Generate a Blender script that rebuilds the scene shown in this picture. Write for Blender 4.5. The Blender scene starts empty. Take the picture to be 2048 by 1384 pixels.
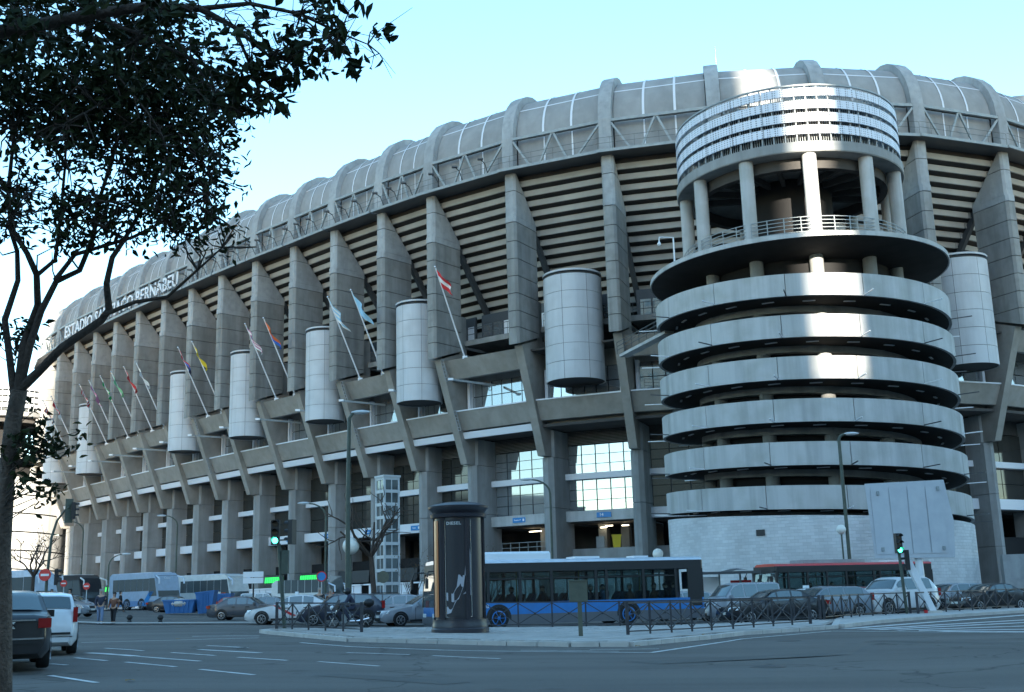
import bpy, bmesh, math, random
from mathutils import Vector, Matrix
random.seed(7)
PI = math.pi
sc = bpy.context.scene
col = sc.collection
# ------------------------------------------------------------------ camera
EYE = 1.32
PITCH, ROLL, FPX = 0.217485, -0.027825, 2266.44
cam = bpy.data.cameras.new('camera'); camo = bpy.data.objects.new('camera', cam); col.objects.link(camo)
_f = Vector((0, math.cos(PITCH), math.sin(PITCH))); _r0 = Vector((1, 0, 0)); _u0 = _r0.cross(_f)
_r = math.cos(ROLL)*_r0 + math.sin(ROLL)*_u0; _u = -math.sin(ROLL)*_r0 + math.cos(ROLL)*_u0
M = Matrix((_r, _u, -_f)).transposed().to_4x4(); M.translation = Vector((0, 0, EYE)); camo.matrix_world = M
cam.sensor_fit = 'HORIZONTAL'; cam.sensor_width = 36; cam.lens = 36*FPX/2048; cam.clip_end = 6000; cam.clip_start = 0.1
sc.camera = camo
# ------------------------------------------------------------------ world, sun, exposure
SUN_EL, SUN_AZ = math.radians(10.0), math.radians(2.5)      # light travels towards +Y (sun behind the camera)
w = bpy.data.worlds.new('World'); sc.world = w; w.use_nodes = True
nt = w.node_tree; bg = nt.nodes['Background']
sky = nt.nodes.new('ShaderNodeTexSky'); sky.sky_type = 'NISHITA'; sky.sun_disc = False
sky.sun_elevation = SUN_EL; sky.sun_rotation = math.radians(180) + SUN_AZ
sky.altitude = 650; sky.air_density = 1.0; sky.dust_density = 0.55; sky.ozone_density = 1.8
hs = nt.nodes.new('ShaderNodeHueSaturation'); hs.inputs['Saturation'].default_value = 1.1; hs.inputs['Hue'].default_value = 0.49
nt.links.new(sky.outputs[0], hs.inputs['Color']); 
wb = nt.nodes.new('ShaderNodeMixRGB'); wb.blend_type = 'MULTIPLY'; wb.inputs[0].default_value = 1.0; wb.inputs[2].default_value = (1.0, 1.0, .97, 1)
nt.links.new(hs.outputs[0], wb.inputs[1]); nt.links.new(wb.outputs[0], bg.inputs['Color'])
bg.inputs['Strength'].default_value = 0.15
sun = bpy.data.lights.new('sun', 'SUN'); sun.energy = 4.5; sun.angle = math.radians(0.5); sun.color = (1.0, .9, .74)
suno = bpy.data.objects.new('sun', sun); col.objects.link(suno)
sd = Vector((math.sin(SUN_AZ)*math.cos(SUN_EL), math.cos(SUN_AZ)*math.cos(SUN_EL), -math.sin(SUN_EL)))
suno.rotation_euler = sd.to_track_quat('-Z', 'Y').to_euler(); suno.location = (0, -40, 60)
vs = sc.view_settings; vs.view_transform = 'Standard'; vs.look = 'None'; vs.exposure = 2.2; vs.gamma = 1.0
# ------------------------------------------------------------------ materials
MT = {}
def principled(name, color, rough=.8, metal=0, spec=.5):
    m = bpy.data.materials.new(name); m.use_nodes = True
    b = m.node_tree.nodes['Principled BSDF']
    b.inputs['Base Color'].default_value = (*color, 1); b.inputs['Roughness'].default_value = rough
    b.inputs['Metallic'].default_value = metal; b.inputs['Specular IOR Level'].default_value = spec
    MT[name] = m; return m, m.node_tree, b
def noisy(name, c1, c2, scale=1.0, stretch=(1, 1, 1), rough=.85, bump=0.0, bscale=None, detail=6, c3=None, scale3=8, metal=0, spec=.4, lo=.35, hi=.65, amt3=.5):
    """two-tone stained surface; noise in world space, optional finer third tone, optional bump"""
    m, t, b = principled(name, c1, rough, metal, spec)
    N, L = t.nodes, t.links
    geo = N.new('ShaderNodeNewGeometry'); mp = N.new('ShaderNodeMapping'); mp.inputs['Scale'].default_value = stretch
    L.new(geo.outputs['Position'], mp.inputs['Vector'])
    n = N.new('ShaderNodeTexNoise'); n.inputs['Scale'].default_value = scale; n.inputs['Detail'].default_value = detail; n.inputs['Roughness'].default_value = .6
    L.new(mp.outputs[0], n.inputs['Vector'])
    r = N.new('ShaderNodeValToRGB'); r.color_ramp.elements[0].position = lo; r.color_ramp.elements[1].position = hi
    r.color_ramp.elements[0].color = (*c1, 1); r.color_ramp.elements[1].color = (*c2, 1)
    L.new(n.outputs['Fac'], r.inputs['Fac']); out = r.outputs[0]
    if c3:
        n3 = N.new('ShaderNodeTexNoise'); n3.inputs['Scale'].default_value = scale3; n3.inputs['Detail'].default_value = 8
        L.new(geo.outputs['Position'], n3.inputs['Vector'])
        r3 = N.new('ShaderNodeValToRGB'); r3.color_ramp.elements[0].position = .45; r3.color_ramp.elements[1].position = .75
        r3.color_ramp.elements[0].color = (0, 0, 0, 1); r3.color_ramp.elements[1].color = (amt3, amt3, amt3, 1)
        L.new(n3.outputs['Fac'], r3.inputs['Fac'])
        mx = N.new('ShaderNodeMixRGB'); mx.inputs[2].default_value = (*c3, 1)
        L.new(r3.outputs[0], mx.inputs[0]); L.new(out, mx.inputs[1]); out = mx.outputs[0]
    L.new(out, b.inputs['Base Color'])
    if bump:
        nb = N.new('ShaderNodeTexNoise'); nb.inputs['Scale'].default_value = bscale or scale*6; nb.inputs['Detail'].default_value = 5
        L.new(geo.outputs['Position'], nb.inputs['Vector'])
        bp = N.new('ShaderNodeBump'); bp.inputs['Strength'].default_value = bump; bp.inputs['Distance'].default_value = .05
        L.new(nb.outputs['Fac'], bp.inputs['Height']); L.new(bp.outputs[0], b.inputs['Normal'])
    return m
def glass(name, tint=(.02, .03, .035), rough=.03, trans=0.0):
    m, t, b = principled(name, tint, rough, 0, .9)
    b.inputs['IOR'].default_value = 1.6
    if trans:
        N, L = t.nodes, t.links
        tr = N.new('ShaderNodeBsdfTransparent'); tr.inputs[0].default_value = (.62, .72, .72, 1)
        mx = N.new('ShaderNodeMixShader'); mx.inputs[0].default_value = trans
        o = N['Material Output']; L.new(b.outputs[0], mx.inputs[1]); L.new(tr.outputs[0], mx.inputs[2]); L.new(mx.outputs[0], o.inputs[0])
    return m
def emit(name, color, strength, base=(.02, .02, .02)):
    m, t, b = principled(name, base, .4)
    b.inputs['Emission Color'].default_value = (*color, 1); b.inputs['Emission Strength'].default_value = strength
    return m
noisy('concrete_fin', (.305, .308, .298), (.20, .202, .195), .8, (1, 1, .1), .9, .25, 9, c3=(.16, .16, .15), scale3=1.1)
noisy('concrete_cap', (.385, .405, .415), (.275, .29, .30), .5, (1, 1, .2), .85, .2, 9, c3=(.2, .21, .21), scale3=1.6)
noisy('concrete_column', (.33, .34, .34), (.225, .232, .232), .7, (1, 1, .1), .9, .25, 8, c3=(.19, .19, .18), scale3=.8)
noisy('concrete_beam', (.315, .30, .275), (.245, .235, .215), .5, (1, 1, .5), .9, .2, 9, c3=(.2, .185, .16), scale3=1.3)
noisy('concrete_deep_shade', (.05, .048, .046), (.035, .034, .033), .5)  # near-black concrete: shade under decks and stands put into the colour
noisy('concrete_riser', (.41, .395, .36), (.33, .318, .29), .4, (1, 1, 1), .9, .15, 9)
noisy('concrete_shaded', (.085, .08, .076), (.06, .057, .055), .5, (1, 1, 1), .9)  # darkened concrete: shade of soffits and recesses put into the colour
noisy('concrete_roof', (.30, .305, .305), (.23, .235, .235), .4, (1, 1, .3), .8, .1, 6, c3=(.36, .365, .36), scale3=.9)
noisy('concrete_ramp', (.49, .495, .495), (.34, .345, .345), 1.1, (1, 1, .06), .88, .15, 9, c3=(.26, .265, .225), scale3=.55, lo=.42, hi=.72)
noisy('panel_drum', (.53, .55, .57), (.40, .42, .44), .9, (1, 1, .08), .7, .08, 6, c3=(.36, .37, .38), scale3=.6, lo=.45, hi=.8, amt3=.4)
noisy('steel_grey', (.33, .36, .37), (.25, .28, .29), 2, (1, 1, 1), .5)
principled('steel_dark', (.06, .068, .075), .5)
principled('white_band', (.66, .68, .72), .45)
principled('white_metal', (.72, .74, .77), .4)
def brick_wall(name, cx, cy, R):
    m, t, b = principled(name, (.64, .65, .66), .9); N, L = t.nodes, t.links
    g = N.new('ShaderNodeNewGeometry'); sp = N.new('ShaderNodeSeparateXYZ'); L.new(g.outputs['Position'], sp.inputs[0])
    def mth(op, a, bb):
        q = N.new('ShaderNodeMath'); q.operation = op
        for k, z in enumerate((a, bb)):
            if isinstance(z, (int, float)): q.inputs[k].default_value = z
            else: L.new(z, q.inputs[k])
        return q.outputs[0]
    an = mth('MULTIPLY', mth('ARCTAN2', mth('SUBTRACT', sp.outputs[1], cy), mth('SUBTRACT', sp.outputs[0], cx)), R)
    cb = N.new('ShaderNodeCombineXYZ'); L.new(an, cb.inputs[0]); L.new(sp.outputs[2], cb.inputs[1])
    br = N.new('ShaderNodeTexBrick'); L.new(cb.outputs[0], br.inputs['Vector']); br.inputs['Scale'].default_value = 1.0
    br.inputs['Brick Width'].default_value = .55; br.inputs['Row Height'].default_value = .22; br.inputs['Mortar Size'].default_value = .014; br.inputs['Mortar Smooth'].default_value = .6; br.inputs['Bias'].default_value = -.1
    br.inputs['Color1'].default_value = (.69, .70, .71, 1); br.inputs['Color2'].default_value = (.58, .59, .6, 1); br.inputs['Mortar'].default_value = (.52, .53, .54, 1)
    n = N.new('ShaderNodeTexNoise'); n.inputs['Scale'].default_value = .35; n.inputs['Detail'].default_value = 7; mp = N.new('ShaderNodeMapping'); mp.inputs['Scale'].default_value = (1, .35, 1); L.new(cb.outputs[0], mp.inputs[0]); L.new(mp.outputs[0], n.inputs['Vector'])
    r = N.new('ShaderNodeValToRGB'); r.color_ramp.elements[0].position = .4; r.color_ramp.elements[1].position = .8; r.color_ramp.elements[0].color = (1, 1, 1, 1); r.color_ramp.elements[1].color = (.72, .72, .72, 1); L.new(n.outputs['Fac'], r.inputs[0])
    mx = N.new('ShaderNodeMixRGB'); mx.blend_type = 'MULTIPLY'; mx.inputs[0].default_value = 1; L.new(br.outputs['Color'], mx.inputs[1]); L.new(r.outputs[0], mx.inputs[2]); L.new(mx.outputs[0], b.inputs['Base Color'])
    n2 = N.new('ShaderNodeTexNoise'); n2.inputs['Scale'].default_value = 3.5; n2.inputs['Detail'].default_value = 6; L.new(g.outputs['Position'], n2.inputs['Vector'])
    ad = mth('ADD', mth('MULTIPLY', br.outputs['Fac'], -.8), n2.outputs['Fac'])
    bp = N.new('ShaderNodeBump'); bp.inputs['Strength'].default_value = .6; bp.inputs['Distance'].default_value = .06; L.new(ad, bp.inputs['Height']); L.new(bp.outputs[0], b.inputs['Normal'])
brick_wall('white_wall', 20.36*1.15, 78.0*1.15, 11.5)
principled('joint_dark', (.05, .05, .05), .95)
principled('black_void', (.012, .012, .013), .9)  # near-black base colour stands in for the dark of unlit interiors
principled('window_glass', (.42, .45, .47), .03, .75)
glass('window_glass_dark', (.03, .03, .026), .08)
noisy('louvre_grey', (.28, .28, .28), (.22, .22, .22), 2)
# ------------------------------------------------------------------ mesh helpers
class MB:
    """collects geometry for ONE mesh"""
    def __init__(s): s.v = []; s.f = []; s.sm = False
    def add(s, vs, fs):
        o = len(s.v); s.v += [tuple(p) for p in vs]; s.f += [tuple(i+o for i in f) for f in fs]; return s
    def box(s, c, d, rz=0.0):
        x, y, z = d[0]/2, d[1]/2, d[2]/2; cs, sn = math.cos(rz), math.sin(rz)
        P = [(a*x, b*y, e*z) for e in (-1, 1) for b in (-1, 1) for a in (-1, 1)]
        return s.add([(c[0]+p[0]*cs-p[1]*sn, c[1]+p[0]*sn+p[1]*cs, c[2]+p[2]) for p in P],
                     [(0, 2, 3, 1), (4, 5, 7, 6), (0, 1, 5, 4), (2, 6, 7, 3), (0, 4, 6, 2), (1, 3, 7, 5)])
    def hexa(s, p):   # 8 points: bottom ring 4, top ring 4
        return s.add(p, [(3, 2, 1, 0), (4, 5, 6, 7), (0, 1, 5, 4), (1, 2, 6, 5), (2, 3, 7, 6), (3, 0, 4, 7)])
    def bar(s, a, b, wd, ht=None, up=(0, 0, 1)):
        a, b = Vector(a), Vector(b); d = (b-a).normalized(); u = Vector(up)
        if abs(d.dot(u)) > .98: u = Vector((0, 1, 0))
        x = d.cross(u).normalized()*wd/2; y = x.cross(d).normalized()*(ht or wd)/2
        return s.hexa([a-x-y, a+x-y, a+x+y, a-x+y, b-x-y, b+x-y, b+x+y, b-x+y])
    def tube(s, pts, rad, n=8, caps=True):
        pts = [Vector(p) for p in pts]; R = rad if isinstance(rad, (list, tuple)) else [rad]*len(pts)
        rings = []; ref = None
        for i, p in enumerate(pts):
            d = (pts[min(i+1, len(pts)-1)]-pts[max(i-1, 0)]).normalized()
            if ref is None: ref = d.orthogonal().normalized()
            x = (ref-d*ref.dot(d)); x = x.normalized() if x.length > 1e-6 else d.orthogonal().normalized()
            ref = x; y = d.cross(x)
            rings.append([p+(x*math.cos(2*PI*k/n)+y*math.sin(2*PI*k/n))*R[i] for k in range(n)])
        return s.loft(rings, True, caps)
    def loft(s, rings, closed=True, caps=False):
        n = len(rings[0]); o = len(s.v)
        for r in rings: s.v += [tuple(p) for p in r]
        m = n if closed else n-1
        for i in range(len(rings)-1):
            for k in range(m):
                a = o+i*n+k; b = o+i*n+(k+1) % n
                s.f.append((a, b, b+n, a+n))
        if caps:
            s.f.append(tuple(o+k for k in reversed(range(n)))); s.f.append(tuple(o+(len(rings)-1)*n+k for k in range(n)))
        return s
    def lathe(s, c, prof, n=24, a0=0, a1=2*PI, caps=False):
        full = abs(a1-a0-2*PI) < 1e-6; m = n if full else n+1
        rings = [[(c[0]+r*math.cos(a0+(a1-a0)*k/n), c[1]+r*math.sin(a0+(a1-a0)*k/n), c[2]+z) for k in range(m)] for r, z in prof]
        return s.loft(rings, full, caps)
    def prism(s, poly, axis_a, axis_b, depth):
        """poly: list of 3D points (planar); extruded by vector depth"""
        n = len(poly); d = Vector(depth); o = len(s.v)
        s.v += [tuple(p) for p in poly] + [tuple(Vector(p)+d) for p in poly]
        s.f.append(tuple(o+k for k in reversed(range(n)))); s.f.append(tuple(o+n+k for k in range(n)))
        for k in range(n): j = (k+1) % n; s.f.append((o+k, o+j, o+n+j, o+n+k))
        return s
    def sphere(s, c, r, n=12, m=8, sz=1.0):
        return s.lathe(c, [(max(r*math.sin(PI*i/m), 1e-4), -r*sz*math.cos(PI*i/m)) for i in range(m+1)], n)
    def quad(s, a, b, c, d): return s.add([a, b, c, d], [(0, 1, 2, 3)])
def tag(o, label=None, cat=None, group=None, kind=None):
    if label: o['label'] = label
    if cat: o['category'] = cat
    if group: o['group'] = group
    if kind: o['kind'] = kind
    return o
def mk(name, mb, mat, parent=None, smooth=None, rel=True, **kw):
    """one mesh object; mb in world space unless rel=False (then local to the parent)"""
    me = bpy.data.meshes.new(name); vsr = mb.v
    if parent is not None and rel:
        q = parent
        off = Vector((0, 0, 0))
        while q is not None: off += q.location; q = q.parent
        vsr = [(p[0]-off.x, p[1]-off.y, p[2]-off.z) for p in mb.v]
    me.from_pydata([tuple(p) for p in vsr], [], mb.f); 
    if smooth is not None:
        me.polygons.foreach_set('use_smooth', [True]*len(me.polygons))
        me.set_sharp_from_angle(angle=math.radians(smooth))
    bm = bmesh.new(); bm.from_mesh(me); bmesh.ops.recalc_face_normals(bm, faces=bm.faces); bm.to_mesh(me); bm.free()
    me.materials.append(MT[mat] if isinstance(mat, str) else mat)
    o = bpy.data.objects.new(name, me); col.objects.link(o)
    if parent is not None: o.parent = parent
    return tag(o, **kw)
def empty(name, loc=(0, 0, 0), rz=0.0, **kw):
    o = bpy.data.objects.new(name, None); col.objects.link(o); o.location = loc; o.rotation_euler = (0, 0, rz)
    o.empty_display_size = .3
    return tag(o, **kw)
def link_copy(src, parent, loc=None, rz=None):
    c = src.copy(); col.objects.link(c); c.parent = parent
    if loc is not None: c.location = loc
    if rz is not None: c.rotation_euler = (0, 0, rz)
    return c
def text_mb(body, size, depth=.01, spacing=1.0, bold=0.0):
    """mesh of a line of lettering: x along the line (centred), z up, thickness in y"""
    cu = bpy.data.curves.new('t', 'FONT'); cu.body = body; cu.size = size; cu.extrude = depth; cu.space_character = spacing
    cu.align_x = 'CENTER'; cu.align_y = 'CENTER'; cu.resolution_u = 2; cu.offset = bold
    ob = bpy.data.objects.new('t', cu); col.objects.link(ob)
    dg = bpy.context.evaluated_depsgraph_get(); me = bpy.data.meshes.new_from_object(ob.evaluated_get(dg))
    mb = MB(); mb.add([(v.co.x, -v.co.z, v.co.y) for v in me.vertices], [tuple(p.vertices) for p in me.polygons])
    bpy.data.objects.remove(ob); bpy.data.curves.remove(cu); bpy.data.meshes.remove(me)
    return mb
def xf(mb, M):
    mb.v = [tuple(M @ Vector(p)) for p in mb.v]; return mb
KX = [-500, -60, -36, -22, -10, -1, 6, 60, 500]; KZ = [1.25, 1.25, 1.0, .42, .25, 0, -.12, -.12, -.12]
def gz(x, y=0):
    """height of the gently cambered ground"""
    if x <= KX[0]: return KZ[0]
    for i in range(len(KX)-1):
        if x <= KX[i+1]: return KZ[i]+(KZ[i+1]-KZ[i])*(x-KX[i])/(KX[i+1]-KX[i])
    return KZ[-1]
# ================================================================== the stadium
SS = 1.40
FNX = [(46.2, 82.6), (40.5, 78.0), (34.33, 74.19), (27.55, 71.72), (20.7, 70.7), (13.6, 71.2),
       (6.4, 73.07), (-.28, 76.16), (-6.23, 80.4), (-10.35, 83.89), (-14.61, 87.77), (-18.67, 91.74), (-22.77, 95.67),
       (-26.8, 99.73), (-30.7, 103.9), (-34.47, 107.74), (-38.3, 111.79), (-42.05, 115.98), (-45.73, 120.21),
       (-49.27, 124.14), (-53.0, 128.67), (-56.5, 133.3), (-59.0, 138.5), (-60.4, 144.0)]
FNV = [Vector((x, y, 0)) for x, y in FNX]; NF = len(FNV)
FT, FNI = [], []
for k in range(NF):
    t = (FNV[min(k+1, NF-1)]-FNV[max(k-1, 0)]).normalized(); FT.append(t); FNI.append(Vector((t.y, -t.x, 0)))
def PT(k, o, lat, h):
    p = FNV[k]+FNI[k]*o+FT[k]*lat
    return Vector((p.x*SS, p.y*SS, h*SS+EYE))
FW = .88
def BP(j, f, o, h): return PT(j, o, 0, h).lerp(PT(j+1, o, -FW, h), f)
stadium = empty('stadium', (-25*SS, 100*SS, 0), label='huge grey concrete football stadium with vertical fins and a domed tubular roof edge', cat='stadium')
HG = -1.6      # below ground in stadium units
TOWERF = (4, 5)
# ---- fins
def fin_ring(k, of, ob, h_of, c=.16, ins=0.0, slope=0.0):
    P = [(of+c, 0-ins), (ob-ins, 0-ins), (ob-ins, -FW+ins), (of+c, -FW+ins), (of+ins, -FW+c), (of+ins, -c)]
    return [PT(k, o, l, h_of+slope*(o-of)) for o, l in P]
def fin_back(h): return 2.95 if h <= 26.2 else 2.95+(h-26.2)/(29.3-26.2)*(.3-2.95)
for k in range(NF):
    if k in TOWERF: continue
    core = MB().loft([fin_ring(k, 0, 2.95, 16.95, ins=.05, slope=.3)]+[fin_ring(k, .02, fin_back(h), h, ins=.05) for h in (18.2, 24, 26.2, 27.5, 29.28)], True, True)
    fin = mk('fin', core, 'joint_dark', stadium)
    lv = [16.92, 18.1, 19.27, 20.52, 21.77, 23.02, 24.3, 25.68]
    for i in range(7):
        a, b = lv[i]+(.025 if i else 0), lv[i+1]-.025
        mk('fin_segment', MB().loft([fin_ring(k, 0, 2.95, a, slope=(.32 if i == 0 else 0)), fin_ring(k, 0, 2.95, b)], True, True), 'concrete_fin', fin)
    mk('fin_collar', MB().loft([fin_ring(k, -.04, 2.97, 25.70), fin_ring(k, -.04, 2.97, 26.14)], True, True), 'concrete_cap', fin)
    mk('fin_cap', MB().loft([fin_ring(k, .05, fin_back(h), h, c=.14) for h in (26.15, 26.2, 27.98)], True, True), 'concrete_cap', fin)
    mk('fin_cap', MB().loft([fin_ring(k, .05, fin_back(h), h, c=.14) for h in (28.03, 29.3)], True, True), 'concrete_cap', fin)
    # steel raker under the seating
    mk('raker_beam', MB().bar(PT(k, 1.1, -.5, 28.6), PT(k, 8.2, -.5, 19.2), .45, .6), 'steel_dark', stadium)
    # slanted bracket
    poly = [(.72, 16.95), (2.9, 17.7), (4.6, 17.7), (5.6, 14), (5.6, 9.55), (3.52, 9.55)]
    br = mk('bracket', MB().prism([PT(k, o, -.12, h) for o, h in poly], 0, 0, FT[k]*(-.60*SS)), 'concrete_beam', stadium)
    mk('pier', MB().prism([PT(k, o, -.18, h) for o, h in ((2.97, 17.2), (3.75, 17.2), (3.75, 20.6), (2.97, 20.6))], 0, 0, FT[k]*(-.5*SS)), 'concrete_fin', stadium)
    # lower column in four lifts
    for i, (a, b) in enumerate(((HG, 2.42), (2.45, 5.95), (5.98, 9.5), (9.53, 11.4))):
        o0 = 4.12 if i < 3 else 4.3
        mk('column', MB().loft([fin_ring(k, o0, 7.2, h, c=.3) for h in (a, b)], True, True), 'concrete_column', stadium)
# ---- roof tube, truss band, walkway for every bay
def varc(k, lat, a, b, ph): return PT(k, 3.4-a*math.cos(ph), lat, 31.9+b*math.sin(ph))
PHS = [math.radians(x) for x in (0, 14, 28, 42, 56, 70, 84, 98, 112, 126, 140, 155)]
for k in range(NF):
    rings = [[varc(k, .03, 3.45, 4.3, p), varc(k, -FW-.03, 3.45, 4.3, p), varc(k, -FW-.03, 2.7, 3.5, p), varc(k, .03, 2.7, 3.5, p)] for p in PHS]
    mk('roof_rib', MB().loft(rings, True, True), 'concrete_cap', stadium, smooth=35)
    mk('truss_post', MB().prism([PT(k, o, 0, h) for o, h in ((-.12, 29.42), (.5, 29.42), (.5, 31.95), (-.12, 31.95))], 0, 0, FT[k]*(-FW*SS)), 'concrete_cap', stadium)
def patch(j, f0, f1, fn, nf=2):
    """strip patch over a bay: fn(k) -> list of (o,h)"""
    rows = []
    pr = fn
    for f in [f0+(f1-f0)*i/nf for i in range(nf+1)]:
        rows.append([BP(j, f, o, h) for o, h in pr])
    return MB().loft(rows, False)
for j in range(NF-1):
    bands = [(0, 40), (40, 92), (92, 150)]
    seam = MB()
    for c in range(3):
        f0, f1 = c/3+.012, (c+1)/3-.012
        for d0, d1 in bands:
            pr = [(3.4-3.0*math.cos(math.radians(x)), 31.9+3.8*math.sin(math.radians(x))) for x in [d0+.7+(d1-d0-1.4)*i/5 for i in range(6)]]
            mk('roof_panel', patch(j, f0, f1, pr), 'concrete_roof', stadium, smooth=40)
        mk('band_panel', MB().prism([BP(j, f0, .55, 29.4), BP(j, f1, .55, 29.4), BP(j, f1, .55, 31.85), BP(j, f0, .55, 31.85)], 0, 0, FNI[j]*.15), 'concrete_roof', stadium)
    for f in (1/3, 2/3):
        pr = [(3.4-3.0*math.cos(math.radians(x)), 31.9+3.8*math.sin(math.radians(x))) for x in range(0, 151, 10)]
        mk('roof_seam', patch(j, f-.013, f+.013, [(o-.03, h+.03) for o, h in pr], 1), 'white_band', stadium)
        mk('band_seam', patch(j, f-.01, f+.01, [(.53, 29.45), (.53, 31.8)], 1), 'white_band', stadium)
    x = 40; o, h = 3.4-3.0*math.cos(math.radians(x)), 31.9+3.8*math.sin(math.radians(x))
    mk('roof_seam', patch(j, 0.0, 1.0, [(o-.05, h-.05), (o+.01, h+.04)], 1), 'white_band', stadium)
    back = [(3.4-2.9*math.cos(math.radians(x)), 31.9+3.7*math.sin(math.radians(x))) for x in range(0, 151, 15)]
    mk('roof_lining', patch(j, -.1, 1.13, back, 1), 'concrete_shaded', stadium)
    mk('band_lining', patch(j, -.1, 1.13, [(.75, 29.3), (.75, 32.3)], 1), 'concrete_shaded', stadium)
    # truss
    A = lambda f, h: BP(j, f, -.02, h)
    mk('truss_chord', MB().bar(A(0, 31.78), A(1, 31.78), .2*SS, .2*SS), 'steel_grey', stadium)
    for a, b in (((0.0, 31.6), (.27, 29.5)), ((.37, 29.5), (.52, 31.7)), ((.54, 31.7), (.70, 29.5)), ((.80, 29.5), (1.0, 31.6))):
        mk('truss_brace', MB().bar(A(*a), A(*b), .12*SS, .14*SS), 'steel_grey', stadium)
    mk('walkway', MB().prism([BP(j, 0, -.55, 29.3), BP(j, 0, 1.0, 29.3), BP(j, 1.14, 1.0, 29.3), BP(j, 1.14, -.55, 29.3)], 0, 0, (0, 0, .1*SS)), 'steel_dark', stadium)
    mk('walkway_edge', MB().bar(BP(j, 0, -.6, 29.4), BP(j, 1.14, -.6, 29.4), .1*SS, .2*SS), 'steel_grey', stadium)
    rl = MB()
    for h in (29.95, 30.35): rl.bar(BP(j, 0, -.58, h), BP(j, 1.14, -.58, h), .025)
    for i in range(5): rl.bar(BP(j, i/4, -.58, 29.45), BP(j, i/4, -.58, 30.35), .025)
    mk('walkway_railing', rl, 'steel_dark', stadium)
    if 7 <= j <= 14:
        for f in (.15, .5, .83):
            a = BP(j, f, -.62, 29.5); b = BP(j, f, -1.0, 30.1); c_ = BP(j, f, -1.55, 30.25)
            l = mk('floodlight_arm', MB().tube([a, b, c_], .05, 5), 'steel_dark', stadium)
            mk('floodlight_head', MB().box(c_, (.55, .35, .16)), 'steel_dark', l)
    # ---- seating underside
    n = 16 if j > 5 else 15
    for i in range(n):
        o, h = 1.0+.5*i, 28.95-.6*i
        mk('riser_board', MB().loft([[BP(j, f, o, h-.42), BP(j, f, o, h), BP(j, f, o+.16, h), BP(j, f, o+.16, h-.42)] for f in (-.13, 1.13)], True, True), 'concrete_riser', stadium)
    pr = [(.7, 29.42), (1.12, 29.42)]  # starts with a dark strip for the shadow gap below the walkway
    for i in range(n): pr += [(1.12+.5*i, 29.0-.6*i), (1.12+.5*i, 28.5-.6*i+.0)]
    mk('seating_underside', patch(j, -.13, 1.13, pr, 1), 'concrete_deep_shade', stadium)  # shade beneath the stands painted in as near-black colour
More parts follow.
